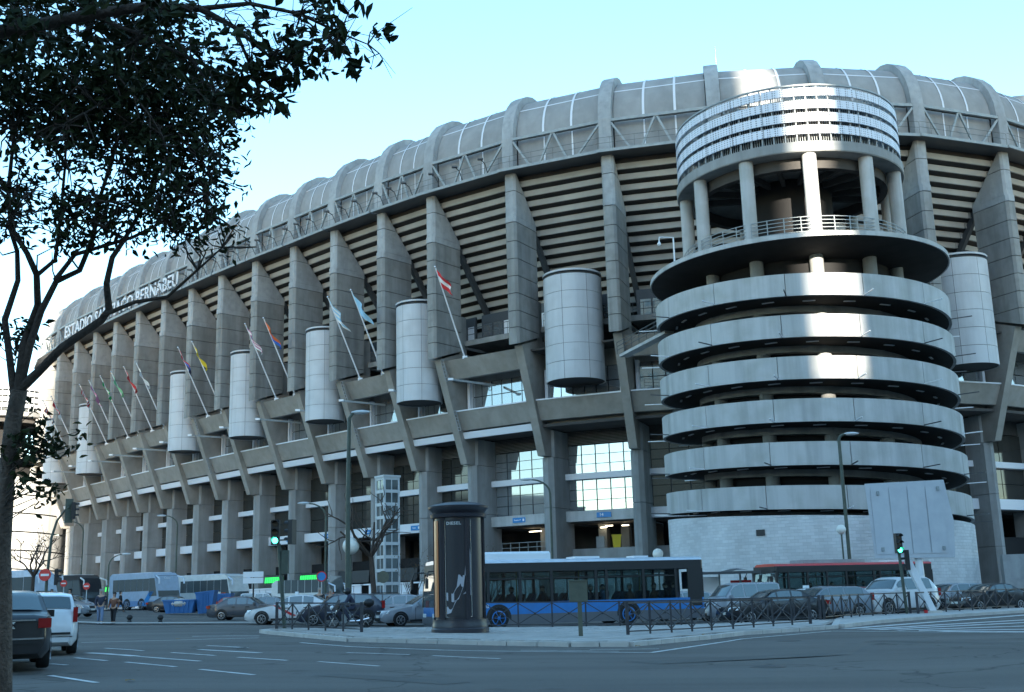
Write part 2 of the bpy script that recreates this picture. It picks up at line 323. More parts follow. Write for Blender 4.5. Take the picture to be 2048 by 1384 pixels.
# ---- bays: spandrels, windows, drums
DRUM = {2: 2.0, 6: 2.03, 8: 1.7, 10: 1.6, 12: 1.6, 14: 1.6, 18: 1.6, 20: 1.6}
def slab_mb(j, prof, f0=.0, f1=1.0):
    return MB().loft([[BP(j, f, o, h) for o, h in prof] for f in (f0, f1)], True, True)
for j in range(NF-1):
    tower_bay = j in (3, 4)
    if tower_bay: continue
    wide = j in (0, 1, 2, 5, 6)
    fa, fb = -.02, 1.03
    mk('spandrel_beam', slab_mb(j, [(2.48, 13.27), (3.08, 11.95), (3.4, 11.95), (2.85, 13.27)], fa, fb), 'concrete_beam', stadium)
    mk('sill', slab_mb(j, [(2.42, 13.27), (2.42, 13.36), (3.75, 13.36), (3.75, 13.27)], fa, fb), 'white_band', stadium)
    if not wide: mk('gutter', slab_mb(j, [(3.12, 11.82), (3.26, 11.36), (3.45, 11.36), (3.35, 11.82)], fa, fb), 'white_band', stadium)
    mk('soffit', slab_mb(j, [(3.3, 11.5), (3.3, 11.7), (7.2, 11.7), (7.2, 11.5)], fa, fb), 'concrete_shaded', stadium)
    mk('gallery_wall', slab_mb(j, [(3.95, 11.7), (3.95, 13.4), (4.2, 13.4), (4.2, 11.7)], fa, fb), 'concrete_beam', stadium)
    mk('gallery_wall', slab_mb(j, [(3.95, 15.5), (3.95, 16.7), (4.2, 16.7), (4.2, 15.5)], fa, fb), 'concrete_beam', stadium)
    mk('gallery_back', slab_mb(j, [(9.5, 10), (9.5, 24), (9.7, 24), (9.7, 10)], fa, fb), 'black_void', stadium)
    mk('gallery_floor', slab_mb(j, [(1.9, 16.72), (1.9, 16.84), (9.5, 16.84), (9.5, 16.72)], fa, fb), 'concrete_shaded', stadium)
    # mid level window row: frame, panes
    win = mk('window', slab_mb(j, [(3.96, 13.37), (3.96, 15.5), (4.1, 15.5), (4.1, 13.37)], .02, .99), 'black_void', stadium)
    npn = 6 if j < 10 and j > 4 else 4
    f0, f1 = .06, .97
    for r in range(2):
        h0 = 13.42+1.05*r; h1 = h0+.99
        for c in range(npn):
            a = f0+(f1-f0)*c/npn+.006; b = f0+(f1-f0)*(c+1)/npn-.006
            if j >= 14 and c % 2: continue
            if j >= 14: b += (f1-f0)/npn
            mk('pane', slab_mb(j, [(3.86, h0), (3.86, h1), (3.92, h1), (3.92, h0)], a, b), 'window_glass', win)
    for f in (.03, .985): mk('pilaster', slab_mb(j, [(3.55, 13.37), (3.55, 15.6), (3.95, 15.6), (3.95, 13.37)], f-.02, f+.02), 'white_band', stadium)
    if j not in DRUM:
        mk('spandrel_beam', slab_mb(j, [(1.1, 16.85), (1.85, 15.55), (2.2, 15.55), (1.5, 16.85)], fa, fb), 'concrete_beam', stadium)
    # concourse above
    mk('concourse_slab', slab_mb(j, [(3.5, 18.35), (3.5, 18.75), (9.5, 18.75), (9.5, 18.35)], fa, fb), 'concrete_fin', stadium)
    rl = MB()
    for h in (19.2, 19.65): rl.bar(BP(j, 0, 3.6, h), BP(j, 1, 3.6, h), .06)
    for i in range(9): rl.bar(BP(j, i/8, 3.6, 18.75), BP(j, i/8, 3.6, 19.65), .05)
    mk('concourse_railing', rl, 'steel_dark', stadium)
    cw = mk('concourse_window', slab_mb(j, [(5.6, 18.76), (5.6, 21.1), (5.8, 21.1), (5.8, 18.76)], fa, fb), 'steel_dark', stadium)
    for c in range(6):
        mk('pane', slab_mb(j, [(5.52, 18.85), (5.52, 20.35), (5.58, 20.35), (5.58, 18.85)], c/6+.012, (c+1)/6-.012), 'window_glass' if c % 3 else 'white_metal', cw)
    # ground floor glazing
    og = 6.6 if j in (6, 7, 5) else 6.0
    gw = mk('glazing', slab_mb(j, [(og+.12, 5.0), (og+.12, 10.45), (og+.3, 10.45), (og+.3, 5.0)], fa, fb), 'steel_dark', stadium)
    mk('louvre_backing', slab_mb(j, [(og+.1, 10.5), (og+.1, 11.5), (og+.3, 11.5), (og+.3, 10.5)], fa, fb), 'concrete_shaded', stadium)
    if j in (6, 7, 8):
        for i in range(9): mk('louvre_slat', slab_mb(j, [(og-.02, 10.52+.105*i), (og+.08, 10.58+.105*i), (og+.1, 10.6+.105*i), (og+.0, 10.54+.105*i)], fa, fb), 'louvre_grey', gw)
    nc = {6: 5, 7: 5, 8: 4, 9: 4, 10: 3, 5: 4}.get(j, 2)
    rows = [(9.78, 10.42), (9.1, 9.74), (8.42, 9.06), (7.28, 7.96), (6.54, 7.24), (5.8, 6.5)]
    if nc == 2: rows = [(8.42, 10.42), (6.9, 7.96), (5.8, 6.86)]
    for h0, h1 in rows:
        for c in range(nc):
            mk('pane', slab_mb(j, [(og, h0), (og, h1), (og+.1, h1), (og+.1, h0)], c/nc+.008, (c+1)/nc-.008), 'window_glass' if j in (6, 7) else 'window_glass_dark', gw)
    mk('white_band', slab_mb(j, [(og-.5, 7.98), (og-.5, 8.4), (og+.12, 8.4), (og+.12, 7.98)], fa, fb), 'white_band', stadium)
    mk('sign_band', slab_mb(j, [(og-.6, 5.03), (og-.6, 5.75), (og+.12, 5.75), (og+.12, 5.03)], fa, fb), 'concrete_ramp' if j in (6, 7) else 'white_band', stadium)
    mk('gate_ceiling', slab_mb(j, [(og, 4.95), (og, 5.02), (13, 5.02), (13, 4.95)], fa, fb), 'concrete_shaded', stadium)
    mk('gate_back', slab_mb(j, [(13, HG), (13, 5), (13.2, 5), (13.2, HG)], fa, fb), 'concrete_shaded', stadium)
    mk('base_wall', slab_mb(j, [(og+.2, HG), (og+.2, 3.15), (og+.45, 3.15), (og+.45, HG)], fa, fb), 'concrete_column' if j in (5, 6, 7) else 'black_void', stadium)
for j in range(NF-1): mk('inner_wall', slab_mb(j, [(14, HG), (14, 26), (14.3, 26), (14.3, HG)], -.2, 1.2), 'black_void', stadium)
mk('end_wall', MB().prism([PT(0, o, .2, h) for o, h in ((5, HG), (14.5, HG), (14.5, 26), (9, 26), (5, 12))], 0, 0, FT[0]*(-.5)), 'concrete_deep_shade', stadium)
# side piers in the gate of the widest bays
for f in (.36, .72): mk('gate_pier', slab_mb(6, [(9.6, HG), (9.6, 4.95), (10.2, 4.95), (10.2, HG)], f, f+.13), 'concrete_column', stadium)
mk('gate_pier', slab_mb(7, [(9.6, HG), (9.6, 4.95), (10.2, 4.95), (10.2, HG)], .5, .66), 'concrete_column', stadium)
# drums between the fins
for j, r in DRUM.items():
    om = 2.1 if r > 1.9 else 1.55
    c = BP(j, .5, om, 0); c = Vector((c.x, c.y, 0)); R = r*SS
    nrm = (FNI[j]+FNI[j+1]).normalized(); ao = math.atan2(-nrm.y, -nrm.x)
    zt, zb = 21.75*SS+EYE, 14.15*SS+EYE
    dr = mk('drum', MB().lathe((c.x, c.y, 0), [(.01, zb+.1), (R-.06, zb+.1), (R-.06, zt-.3), (.01, zt-.3)], 40), 'joint_dark', stadium, smooth=30)
    rows = 6; hh = (zt-.45-zb)/rows; nseg = 6; da = math.radians(300)/nseg
    for i in range(rows):
        for q in range(nseg):
            a0 = ao-math.radians(150)+q*da+.006; a1 = a0+da-.012
            mk('drum_panel', MB().lathe((c.x, c.y, 0), [(R-.1, zb+hh*i+.02), (R, zb+hh*i+.02), (R, zb+hh*(i+1)-.02), (R-.1, zb+hh*(i+1)-.02)], 8, a0, a1), 'panel_drum', dr, smooth=30)
    mk('drum_cap', MB().lathe((c.x, c.y, 0), [(.01, zt-.18), (R+.05, zt-.18), (R+.05, zt), (.01, zt+.05)], 40), 'panel_drum', dr, smooth=30)
# floodlight booms under the drums and windows
for j in range(7, 20):
    if j in (12,): pass
    a = BP(j, .55, 3.3, 15.0); b = BP(j, .75, -.3, 15.1)
    bm_ = mk('light_boom', MB().bar(a, b, .14, .2), 'steel_grey', stadium)
    mk('boom_lamp', MB().box(b, (.5, .4, .22)), 'white_metal', bm_)
# cable ladders beside some brackets
for k in (8, 10, 14):
    lad = MB()
    for h0, h1 in ((15.4, 16.9), (11.9, 13.3)):
        f = lambda h: .72+(16.95-h)/(16.95-9.55)*2.8-.05
        for l in (-.75, -.98): lad.bar(PT(k, f(h0), l, h0), PT(k, f(h1), l, h1), .05)
        for i in range(7):
            h = h0+(h1-h0)*i/6; lad.bar(PT(k, f(h), -.75, h), PT(k, f(h), -.98, h), .05)
    mk('service_ladder', lad, 'concrete_cap', stadium)
# lettering on the walkway edge
mbt = text_mb('ESTADIO SANTIAGO BERNABEU', 1.0, .02, 1.0, .012)
x0 = min(p[0] for p in mbt.v); x1 = max(p[0] for p in mbt.v); z0 = min(p[2] for p in mbt.v); z1 = max(p[2] for p in mbt.v)
A = PT(19, -.75, .9, 29.75); B = PT(14, -.75, .55, 29.75)
ax = (B-A).normalized(); ay = ax.cross(Vector((0, 0, 1))).normalized()
mbt.v = [tuple(A+(B-A)*((p[0]-x0)/(x1-x0))+Vector((0, 0, 1))*((p[2]-z0)/(z1-z0)*1.4*SS)+ay*p[1]*2) for p in mbt.v]
mk('lettering', mbt, 'white_band', stadium, label='white lettering along the roof walkway')
# ================================================================== ramp tower
ST = 1.15
TC = Vector((20.36*ST, 78.0*ST, 0))
def tz(h): return (h+.39)*ST+EYE
def tower_builder(C, label, detail=True, rot=0.0, ph=1.43):
    tw = empty('ramp_tower', (C.x, C.y, 0), label=label, cat='tower', group='spiral ramp towers at the stadium corners')
    c0 = (C.x, C.y, 0); R = 10*ST; PITCHH = 2.64
    D = math.radians
    def hel(th): return -PITCHH*(th-270)/360      # th in degrees, 270 faces the camera
    TOP = 18.75
    # turns: parapet panels
    th = 140.0; joints = []
    step = 27.5
    base = 251.5        # a joint near the left third of the front
    n0 = math.floor((140-base)/step)
    seq = []
    a = base+n0*step
    tot = 270+5*360+160
    while a < tot: seq.append(a); a += step
    for a in seq:
        b = a+step
        vis = (a % 360 > 130) or (a % 360 < 50)
        if not vis: continue
        N = 8; rings = []
        for i in range(N+1):
            t = a+.12+(step-.24)*i/N; h = TOP+hel(t); q = D(t+rot)
            rings.append([(C.x+r*math.cos(q), C.y+r*math.sin(q), tz(z)) for r, z in ((R, h), (R, h-ph), (R-.22, h-ph), (R-.22, h))])
        mk('parapet_panel', MB().loft(rings, True, True), 'concrete_ramp', tw, smooth=25)
        q = D(a+rot); h = TOP+hel(a)-1.4
        p = Vector((C.x+R*math.cos(q), C.y+R*math.sin(q), tz(h))); d = Vector((math.cos(q), math.sin(q), 0))
        if detail:
            mk('light_arm', MB().bar(p-d*.1, p+d*1.5+Vector((0, 0, .05)), .07), 'white_metal' if random.random() < .45 else 'steel_dark', tw)
    # ramp deck (one continuous spiral slab)
    rings = []
    nst = 6*40
    for i in range(nst+1):
        t = 120+(6*360-10)*i/nst; h = TOP+hel(t)-1.43; q = D(t+rot)
        rings.append([(C.x+r*math.cos(q), C.y+r*math.sin(q), tz(z)) for r, z in ((R-.1, h+.28), (R-.1, h+.02), (6.6*ST, h+.02), (6.6*ST, h+.28))])
    mk('ramp_deck', MB().loft(rings, True, True), 'concrete_deep_shade', tw, smooth=25)  # near-black colour carries the shade under each turn
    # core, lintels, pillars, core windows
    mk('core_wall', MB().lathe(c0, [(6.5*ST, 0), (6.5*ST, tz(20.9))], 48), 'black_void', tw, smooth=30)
    for s in range(6):
        rings = []
        for i in range(61):
            t = 140+360*s+280*i/60; h = TOP+hel(t)-1.43; q = D(t+rot)
            rings.append([(C.x+r*math.cos(q), C.y+r*math.sin(q), tz(z)) for r, z in ((7.3*ST, h), (7.3*ST, h-.42), (6.6*ST, h-.42), (6.6*ST, h))])
        mk('lintel', MB().loft(rings, True, True), 'concrete_column', tw, smooth=30)
    angs = [270-14.85+12+32.7*i for i in range(-5, 6)]
    for a in angs:
        q = D(a+rot); p = (C.x+7.35*ST*math.cos(q), C.y+7.35*ST*math.sin(q), 0)
        p2 = (C.x+6.85*ST*math.cos(q), C.y+6.85*ST*math.sin(q), 0)
        mk('pillar', MB().lathe(p2, [(.46*ST, 0), (.46*ST, tz(21.0))], 14), 'concrete_column', tw, smooth=40)
        mk('pillar', MB().lathe(p, [(.47*ST, tz(21.3)), (.47*ST, tz(27.8))], 16), 'concrete_ramp', tw, smooth=40)
    # base drum wall, spiral topped
    rings = []
    for i in range(101):
        t = 120+300*i/100; q = D(t+rot); h = TOP+hel(t)-5*2.64-1.43-.36
        rings.append([(C.x+r*math.cos(q), C.y+r*math.sin(q), z) for r, z in ((R-.02, -.8), (R-.02, tz(h)), (R-.4, tz(h)), (R-.4, -.8))])
    mk('base_wall', MB().loft(rings, True, True), 'white_wall', tw, smooth=25)
    # canopy disc
    mk('canopy', MB().lathe(c0, [(.1, tz(20.75)), (6.6*ST, tz(20.75)), (9.9*ST, tz(21.08)), (10.25*ST, tz(21.12)), (10.25*ST, tz(21.36)), (.1, tz(21.36))], 96), 'concrete_deep_shade', tw, smooth=25)
    mk('canopy_rim', MB().lathe(c0, [(10.2*ST, tz(21.1)), (10.3*ST, tz(21.1)), (10.3*ST, tz(21.4)), (10.2*ST, tz(21.4))], 96), 'concrete_ramp', tw, smooth=25)
    # open storey: railing, back wall, ceiling slab
    rl = MB()
    for z in (21.7, 21.95, 22.2, 22.45, 22.7, 22.95, 23.2): rl.lathe(c0, [(7.75*ST, tz(z)), (7.79*ST, tz(z)), (7.79*ST, tz(z+.045)), (7.75*ST, tz(z+.045))], 64, D(170), D(370))
    for i in range(25):
        q = D(172+8*i); rl.bar((C.x+7.77*ST*math.cos(q), C.y+7.77*ST*math.sin(q), tz(21.36)), (C.x+7.77*ST*math.cos(q), C.y+7.77*ST*math.sin(q), tz(23.25)), .07)
    mk('railing', rl, 'steel_grey', tw)
    mk('core_upper', MB().lathe(c0, [(3.0*ST, tz(21.36)), (3.0*ST, tz(27.6))], 32), 'black_void', tw, smooth=30)  # black colour keeps the open storey looking unlit
    mk('ring_beam', MB().lathe(c0, [(6.3*ST, tz(26.9)), (6.8*ST, tz(26.9)), (6.8*ST, tz(27.7)), (6.3*ST, tz(27.7)), (6.3*ST, tz(26.9))], 64), 'concrete_shaded', tw, smooth=25)
    mk('drum_slab', MB().lathe(c0, [(.1, tz(27.65)), (7.95*ST, tz(27.65)), (8.0*ST, tz(27.72)), (8.0*ST, tz(28.35)), (.1, tz(28.35))], 96), 'concrete_column', tw, smooth=25)
    for i in range(11):
        q = D(170+20*i); d_ = Vector((math.cos(q), math.sin(q), 0)); p_ = Vector((C.x, C.y, tz(27.3)))
        mk('ceiling_beam', MB().bar(p_+d_*2.9*ST, p_+d_*6.7*ST, .3, .5), 'concrete_shaded', tw)
    # louvre drum
    for i in range(44):
        q = D(150+240*i/43); mk('screen_post', MB().bar((C.x+7.72*ST*math.cos(q), C.y+7.72*ST*math.sin(q), tz(28.35)), (C.x+7.72*ST*math.cos(q), C.y+7.72*ST*math.sin(q), tz(32.35)), .1), 'steel_grey', tw)
    pk = MB()
    for i in range(200):
        q = D(150+240*i/199); pk.bar((C.x+7.45*ST*math.cos(q), C.y+7.45*ST*math.sin(q), tz(28.5)), (C.x+7.45*ST*math.cos(q), C.y+7.45*ST*math.sin(q), tz(32.2)), .05)
    mk('screen_pickets', pk, 'steel_grey', tw, kind='stuff')
    mk('plant_room', MB().lathe(c0, [(6.4*ST, tz(28.35)), (6.4*ST, tz(32.0)), (.1, tz(32.0))], 48), 'black_void', tw, smooth=30)
    for z0, z1 in ((31.62, 32.18), (30.72, 31.3), (29.8, 30.42), (28.93, 29.52)):
        for i in range(15):
            a0, a1 = D(150+16*i+.15), D(150+16*(i+1)-.15)
            mk('screen_band', MB().lathe(c0, [(7.8*ST, tz(z0)), (7.88*ST, tz(z0)), (7.88*ST, tz(z1)), (7.8*ST, tz(z1))], 5, a0, a1), 'perforated', tw, smooth=30)
    mk('screen_rail', MB().lathe(c0, [(7.75*ST, tz(32.35)), (7.85*ST, tz(32.35)), (7.85*ST, tz(32.46)), (7.75*ST, tz(32.46)), (7.75*ST, tz(32.35))], 96, D(140), D(400)), 'steel_grey', tw, smooth=25)
    if detail:
        for s in range(6):
            for i in range(12):
                t = 175+360*s+17*i; h = TOP+hel(t)-1.45; q = D(t)
                p = Vector((C.x+8.6*ST*math.cos(q), C.y+8.6*ST*math.sin(q), tz(h)))
                mk('ceiling_lamp', MB().box(p, (.9, .16, .06), q+PI/2), 'white_metal', tw)
    return tw
m, t, b = principled('perforated', (.62, .65, .72), .45)
_g = t.nodes.new('ShaderNodeNewGeometry'); _sep = t.nodes.new('ShaderNodeSeparateXYZ'); t.links.new(_g.outputs['Position'], _sep.inputs[0])
_v = t.nodes.new('ShaderNodeTexVoronoi'); _v.inputs['Scale'].default_value = 5.5; _v.inputs['Randomness'].default_value = .0; t.links.new(_g.outputs['Position'], _v.inputs['Vector'])
_rr = t.nodes.new('ShaderNodeValToRGB'); _rr.color_ramp.elements[0].position = .30; _rr.color_ramp.elements[1].position = .36
_rr.color_ramp.elements[0].color = (.25, .26, .3, 1); _rr.color_ramp.elements[1].color = (.66, .69, .76, 1)
t.links.new(_v.outputs['Distance'], _rr.inputs[0]); t.links.new(_rr.outputs[0], b.inputs['Base Color'])
tower_builder(TC, 'nearer spiral ramp tower of stacked pale concrete rings under a louvred drum')
# ================================================================== ground, road
def asphalt_mat():
    m, t, b = principled('asphalt', (.07, .066, .066), .86, 0, .35); N, L = t.nodes, t.links
    g = N.new('ShaderNodeNewGeometry')
    def noise(sc_, dt, st=(1, 1, 1), rot=0.0):
        mp = N.new('ShaderNodeMapping'); mp.inputs['Scale'].default_value = st; mp.inputs['Rotation'].default_value = (0, 0, rot); L.new(g.outputs['Position'], mp.inputs[0])
        n = N.new('ShaderNodeTexNoise'); n.inputs['Scale'].default_value = sc_; n.inputs['Detail'].default_value = dt; L.new(mp.outputs[0], n.inputs['Vector']); return n.outputs['Fac']
    def ramp(f, a, bb, c0, c1):
        r = N.new('ShaderNodeValToRGB'); r.color_ramp.elements[0].position = a; r.color_ramp.elements[1].position = bb; r.color_ramp.elements[0].color = (*c0, 1); r.color_ramp.elements[1].color = (*c1, 1); L.new(f, r.inputs[0]); return r.outputs[0]
    def mul(a, bb):
        x = N.new('ShaderNodeMixRGB'); x.blend_type = 'MULTIPLY'; x.inputs[0].default_value = 1; L.new(a, x.inputs[1]); L.new(bb, x.inputs[2]); return x.outputs[0]
    c = ramp(noise(.12, 6), .3, .7, (.150, .132, .118), (.110, .098, .089))
    c = mul(c, ramp(noise(.55, 4, (.12, 1, 1), .75), .35, .7, (1.1, 1.1, 1.1), (.78, .78, .78)))      # tyre-worn lanes
    c = mul(c, ramp(noise(60, 3), .3, .75, (.75, .75, .75), (1.35, 1.35, 1.35)))                        # grain
    c = mul(c, ramp(noise(.9, 3), .62, .72, (1, 1, 1), (.74, .74, .74)))                                # oil stains
    v = N.new('ShaderNodeTexVoronoi'); v.feature = 'DISTANCE_TO_EDGE'; v.inputs['Scale'].default_value = .11
    wv = N.new('ShaderNodeMixRGB'); wv.inputs[0].default_value = .12; nn = N.new('ShaderNodeTexNoise'); nn.inputs['Scale'].default_value = .8; L.new(g.outputs['Position'], nn.inputs['Vector'])
    L.new(g.outputs['Position'], wv.inputs[1]); ad = N.new('ShaderNodeVectorMath'); ad.operation = 'MULTIPLY_ADD'; ad.inputs[1].default_value = (3, 3, 0); L.new(nn.outputs['Color'], ad.inputs[0]); L.new(g.outputs['Position'], ad.inputs[2]); L.new(ad.outputs[0], v.inputs['Vector'])
    c = mul(c, ramp(v.outputs['Distance'], .0015, .006, (.5, .5, .5), (1, 1, 1)))                       # cracks
    L.new(c, b.inputs['Base Color'])
    bp = N.new('ShaderNodeBump'); bp.inputs['Strength'].default_value = .35; bp.inputs['Distance'].default_value = .03; L.new(noise(70, 4), bp.inputs['Height']); L.new(bp.outputs[0], b.inputs['Normal'])
asphalt_mat()
g = MB()
xs = [-1500, -60, -36, -22, -10, -1, 6, 60, 300, 1500]; ysg = [-1500, -200, 0, 60, 140, 400, 1800]
g.loft([[(x, y, gz(x)) for y in ysg] for x in xs], False)
road = mk('road', g, 'asphalt', kind='structure')
noisy('asphalt_new', (.10, .09, .082), (.08, .072, .066), .6, c3=(.13, .12, .11), scale3=40); noisy('cast_iron', (.06, .055, .05), (.04, .038, .036), 8, rough=.6)
for P in ([(2.2, 24.2), (6.8, 26.6), (7.2, 25.6), (2.7, 23.2)], [(-3.6, 20.4), (-1.2, 18.4), (-.8, 18.9), (-3.2, 20.9)], [(9.2, 31.5), (12.6, 27.2), (13.2, 27.7), (9.8, 32.0)]):
    mk('road_patch', MB().add([(x, y, gz(x)+.005) for x, y in P], [(0, 1, 2, 3)]), 'asphalt_new', road)
for x, y in ((4.6, 22.0), (-7.6, 31.0), (7.6, 33.2)):
    mk('manhole_cover', MB().lathe((x, y, gz(x)), [(.001, .012), (.3, .012), (.33, .01), (.36, .0)], 20), 'cast_iron', road)
# ================================================================== buildings behind the photographer (they shade the square)
noisy('office_stone', (.42, .39, .35), (.36, .33, .3), .1)
def block(x0, x1, y0, y1, H, label, mat='office_stone'):
    b = empty('office_block', ((x0+x1)/2, (y0+y1)/2, 0), label=label, cat='building')
    mk('wall', MB().box(((x0+x1)/2, (y0+y1)/2, H/2-3), (x1-x0, y1-y0, H+6)), mat, b)
    ww = MB(); z = 5
    while z < H-3:
        nwin = max(2, int((x1-x0)/5))
        for i in range(nwin):
            cx = x0+(x1-x0)*(i+.5)/nwin; ww.box((cx, y1, z), (3.2, .3, 1.9))
        z += 4
    mk('windows', ww, 'window_glass_dark', b, kind='stuff')
    mk('roof_parapet', MB().box(((x0+x1)/2, (y0+y1)/2, H+.6), (x1-x0+.8, y1-y0+.8, 1.2)), mat, b)
    return b
# far spiral tower at the other corner
tower_builder(Vector((-64*SS, 141*SS, 0)), 'far sunlit spiral ramp tower at the left end of the stadium', detail=False, ph=2.45)
block(-90, 11.75, -150, -110, 104, 'tall stone office slab far behind the photographer')
block(16.35, 44, -150, -110, 98, 'second office slab behind the photographer, across a narrow gap')
block(5, 20, -230, -200, 63.5, 'lower office block closing the gap behind the photographer')
block(44.5, 110, -150, -112, 67, 'broad low office block behind the photographer on the right')
block(113, 150, -140, -30, 30, 'added unseen mid-rise block far right behind the camera, hiding low sky glow')  # unseen, added so bus windows do not mirror the low sky glow
block(118, 160, -22, 70, 26, 'added unseen block to the right, out of the picture, hiding low sky glow')  # unseen, added to close off the bright horizon on this side
block(-190, -120, -150, -95, 24, 'added unseen low block far left behind the camera, hiding horizon glow')  # unseen, added to darken the lower part of the glazing reflections
block(-230, -170, -80, 200, 26, 'added unseen long block on the left, hiding horizon glow from the coach windows')  # unseen, added and lengthened to block glow mirrored in coach glass
# ================================================================== materials of street things
def paint(name, c, rough=.32, metal=0.0, coat=.6):
    if name in MT: return name
    if max(c) < .03: coat = .3
    m, t, b = principled(name, c, rough, metal, .5)
    b.inputs['Coat Weight'].default_value = coat; b.inputs['Coat Roughness'].default_value = .08
    N, L = t.nodes, t.links
    n = N.new('ShaderNodeTexNoise'); n.inputs['Scale'].default_value = 3.0; n.inputs['Detail'].default_value = 6
    g = N.new('ShaderNodeNewGeometry'); L.new(g.outputs['Position'], n.inputs['Vector'])
    r = N.new('ShaderNodeValToRGB'); r.color_ramp.elements[0].position = .35; r.color_ramp.elements[1].position = .75
    r.color_ramp.elements[0].color = (*c, 1); r.color_ramp.elements[1].color = (*[x*.8+.012 for x in c], 1)
    L.new(n.outputs['Fac'], r.inputs[0]); L.new(r.outputs[0], b.inputs['Base Color'])
    return name
principled('car_glass', (.16, .19, .2), .05, .55)
glass('bus_glass', (.02, .025, .03), .02, trans=.86)
principled('tyre', (.016, .016, .017), .85); principled('rim', (.42, .43, .45), .35, .7); principled('trim_black', (.018, .018, .02), .5)
principled('lens_white', (.75, .78, .8), .15); principled('lens_red', (.3, .012, .012), .2); principled('plate_white', (.7, .7, .66), .5)
principled('chrome', (.7, .7, .72), .15, 1.0)
noisy('paving', (.54, .50, .47), (.44, .41, .385), .8, (1, 1, 1), .85, .2, 30, c3=(.27, .27, .27), scale3=4)
noisy('kerb_stone', (.6, .56, .52), (.48, .45, .42), 1.2, (1, 1, 1), .85, .2, 20)
noisy('road_paint', (.72, .71, .7), (.42, .41, .4), 3.0, (1, 1, 1), .8, lo=.4, hi=.7)
noisy('rail_iron', (.035, .036, .045), (.06, .06, .065), 5, rough=.45)
noisy('pole_green', (.075, .095, .075), (.055, .07, .058), 3, rough=.5)
principled('lamp_globe', (.75, .75, .7), .3); principled('lamp_head', (.55, .58, .6), .35)
noisy('bark', (.085, .062, .05), (.05, .038, .032), 6, (1, 1, .25), .95, .7, 25)
noisy('bark_pale', (.17, .125, .1), (.09, .068, .056), 9, (1, 1, .5), .95, .8, 30)
principled('jeans', (.16, .22, .34), .9); principled('cloth_black', (.018, .018, .022), .9); principled('cloth_navy', (.03, .035, .06), .9)
principled('cloth_brown', (.16, .07, .045), .9); principled('cloth_grey', (.35, .35, .36), .9); principled('skin', (.48, .3, .22), .6); principled('hair_dark', (.03, .022, .018), .7); principled('hair_grey', (.4, .38, .36), .7)
principled('sign_blue', (.015, .2, .5), .4); principled('sign_white', (.75, .77, .78), .45); principled('sign_red', (.55, .02, .025), .4)
emit('led_green', (.03, 1.0, .14), .3, (.0, .12, .02)); emit('signal_green', (.05, 1.0, .55), 2.6, (.0, .2, .1)); emit('tube_light', (1, .86, .6), 2.2, (.6, .6, .55))
principled('signal_off', (.05, .03, .015), .3); principled('skip_blue', (.03, .14, .36), .55); principled('yellow_plastic', (.6, .45, .03), .5)
# ================================================================== vehicles
def wheels(root, xs, yw, r, wd=.22, rimmat='rim'):
    for x in xs:
        for s in (-1, 1):
            y = s*yw
            def cyl(rr, y0, y1, n=20): return MB().loft([[(x+q*math.cos(2*PI*k/n), yy, r+q*math.sin(2*PI*k/n)) for k in range(n)] for q, yy in ((.01, y0), (rr*.93, y0), (rr, y0+(y1-y0)*.15), (rr, y1-(y1-y0)*.15), (rr*.93, y1), (.01, y1))])
            wo = mk('wheel', cyl(r, y-s*wd, y+s*.0), 'tyre', root, smooth=40, rel=False)
            rm = MB(); yo = y+s*.006
            rm.loft([[(x+q*math.cos(2*PI*k/20), yy, r+q*math.sin(2*PI*k/20)) for k in range(20)] for q, yy in ((r*.66, yo), (r*.56, yo+s*.004), (r*.55, yo-s*.03))], True)
            for k in range(6):
                a = 2*PI*k/6; rm.bar((x, yo-s*.0, r), (x+r*.6*math.cos(a), yo, r+r*.6*math.sin(a)), .02, r*.17, up=(0, 1, 0))
            rm.loft([[(x+q*math.cos(2*PI*k/10), yo+s*.004, r+q*math.sin(2*PI*k/10)) for k in range(10)] for q in (.005, r*.16)])
            mk('rim', rm, rimmat, wo, rel=False)
            mk('wheel_arch', MB().loft([[(x+q*math.cos(PI*k/14-.15*(1-2*k/14)), y+s*.012, r+.02+q*math.sin(PI*k/14-.15*(1-2*k/14))) for k in range(15)] for q in (r*.9, r*1.17)], False), 'trim_black', root, rel=False)
PROF = {
 'sedan': (4.7, 1.8, [(0, .50), (.012, .66), (.05, .76), (.26, .93), (.295, .96), (.43, 1.36), (.50, 1.43), (.62, 1.445), (.72, 1.38), (.865, 1.03), (.97, .99), (.992, .90), (1, .55)], .93, (.30, .45), (.70, .86)),
 'hatch': (4.1, 1.72, [(0, .50), (.015, .68), (.07, .80), (.23, .96), (.26, .99), (.41, 1.40), (.52, 1.48), (.80, 1.44), (.86, 1.38), (.965, 1.03), (.99, .9), (1, .5)], .95, (.27, .43), (.86, .965)),
 'estate': (4.75, 1.84, [(0, .50), (.012, .7), (.05, .82), (.25, .98), (.285, 1.01), (.41, 1.43), (.50, 1.52), (.84, 1.49), (.89, 1.42), (.975, 1.06), (.992, .95), (1, .5)], .98, (.29, .43), (.89, .975)),
 'suv': (4.45, 1.81, [(0, .6), (.012, .86), (.05, .98), (.25, 1.08), (.28, 1.11), (.395, 1.55), (.48, 1.68), (.83, 1.67), (.88, 1.58), (.975, 1.16), (.992, 1.02), (1, .6)], 1.08, (.285, .415), (.88, .975)),
 'van': (4.2, 1.75, [(0, .55), (.015, .78), (.05, .9), (.19, 1.06), (.215, 1.1), (.34, 1.68), (.43, 1.80), (.93, 1.80), (.965, 1.74), (.992, 1.05), (.997, .9), (1, .55)], 1.08, (.22, .36), (.965, .992)),
}
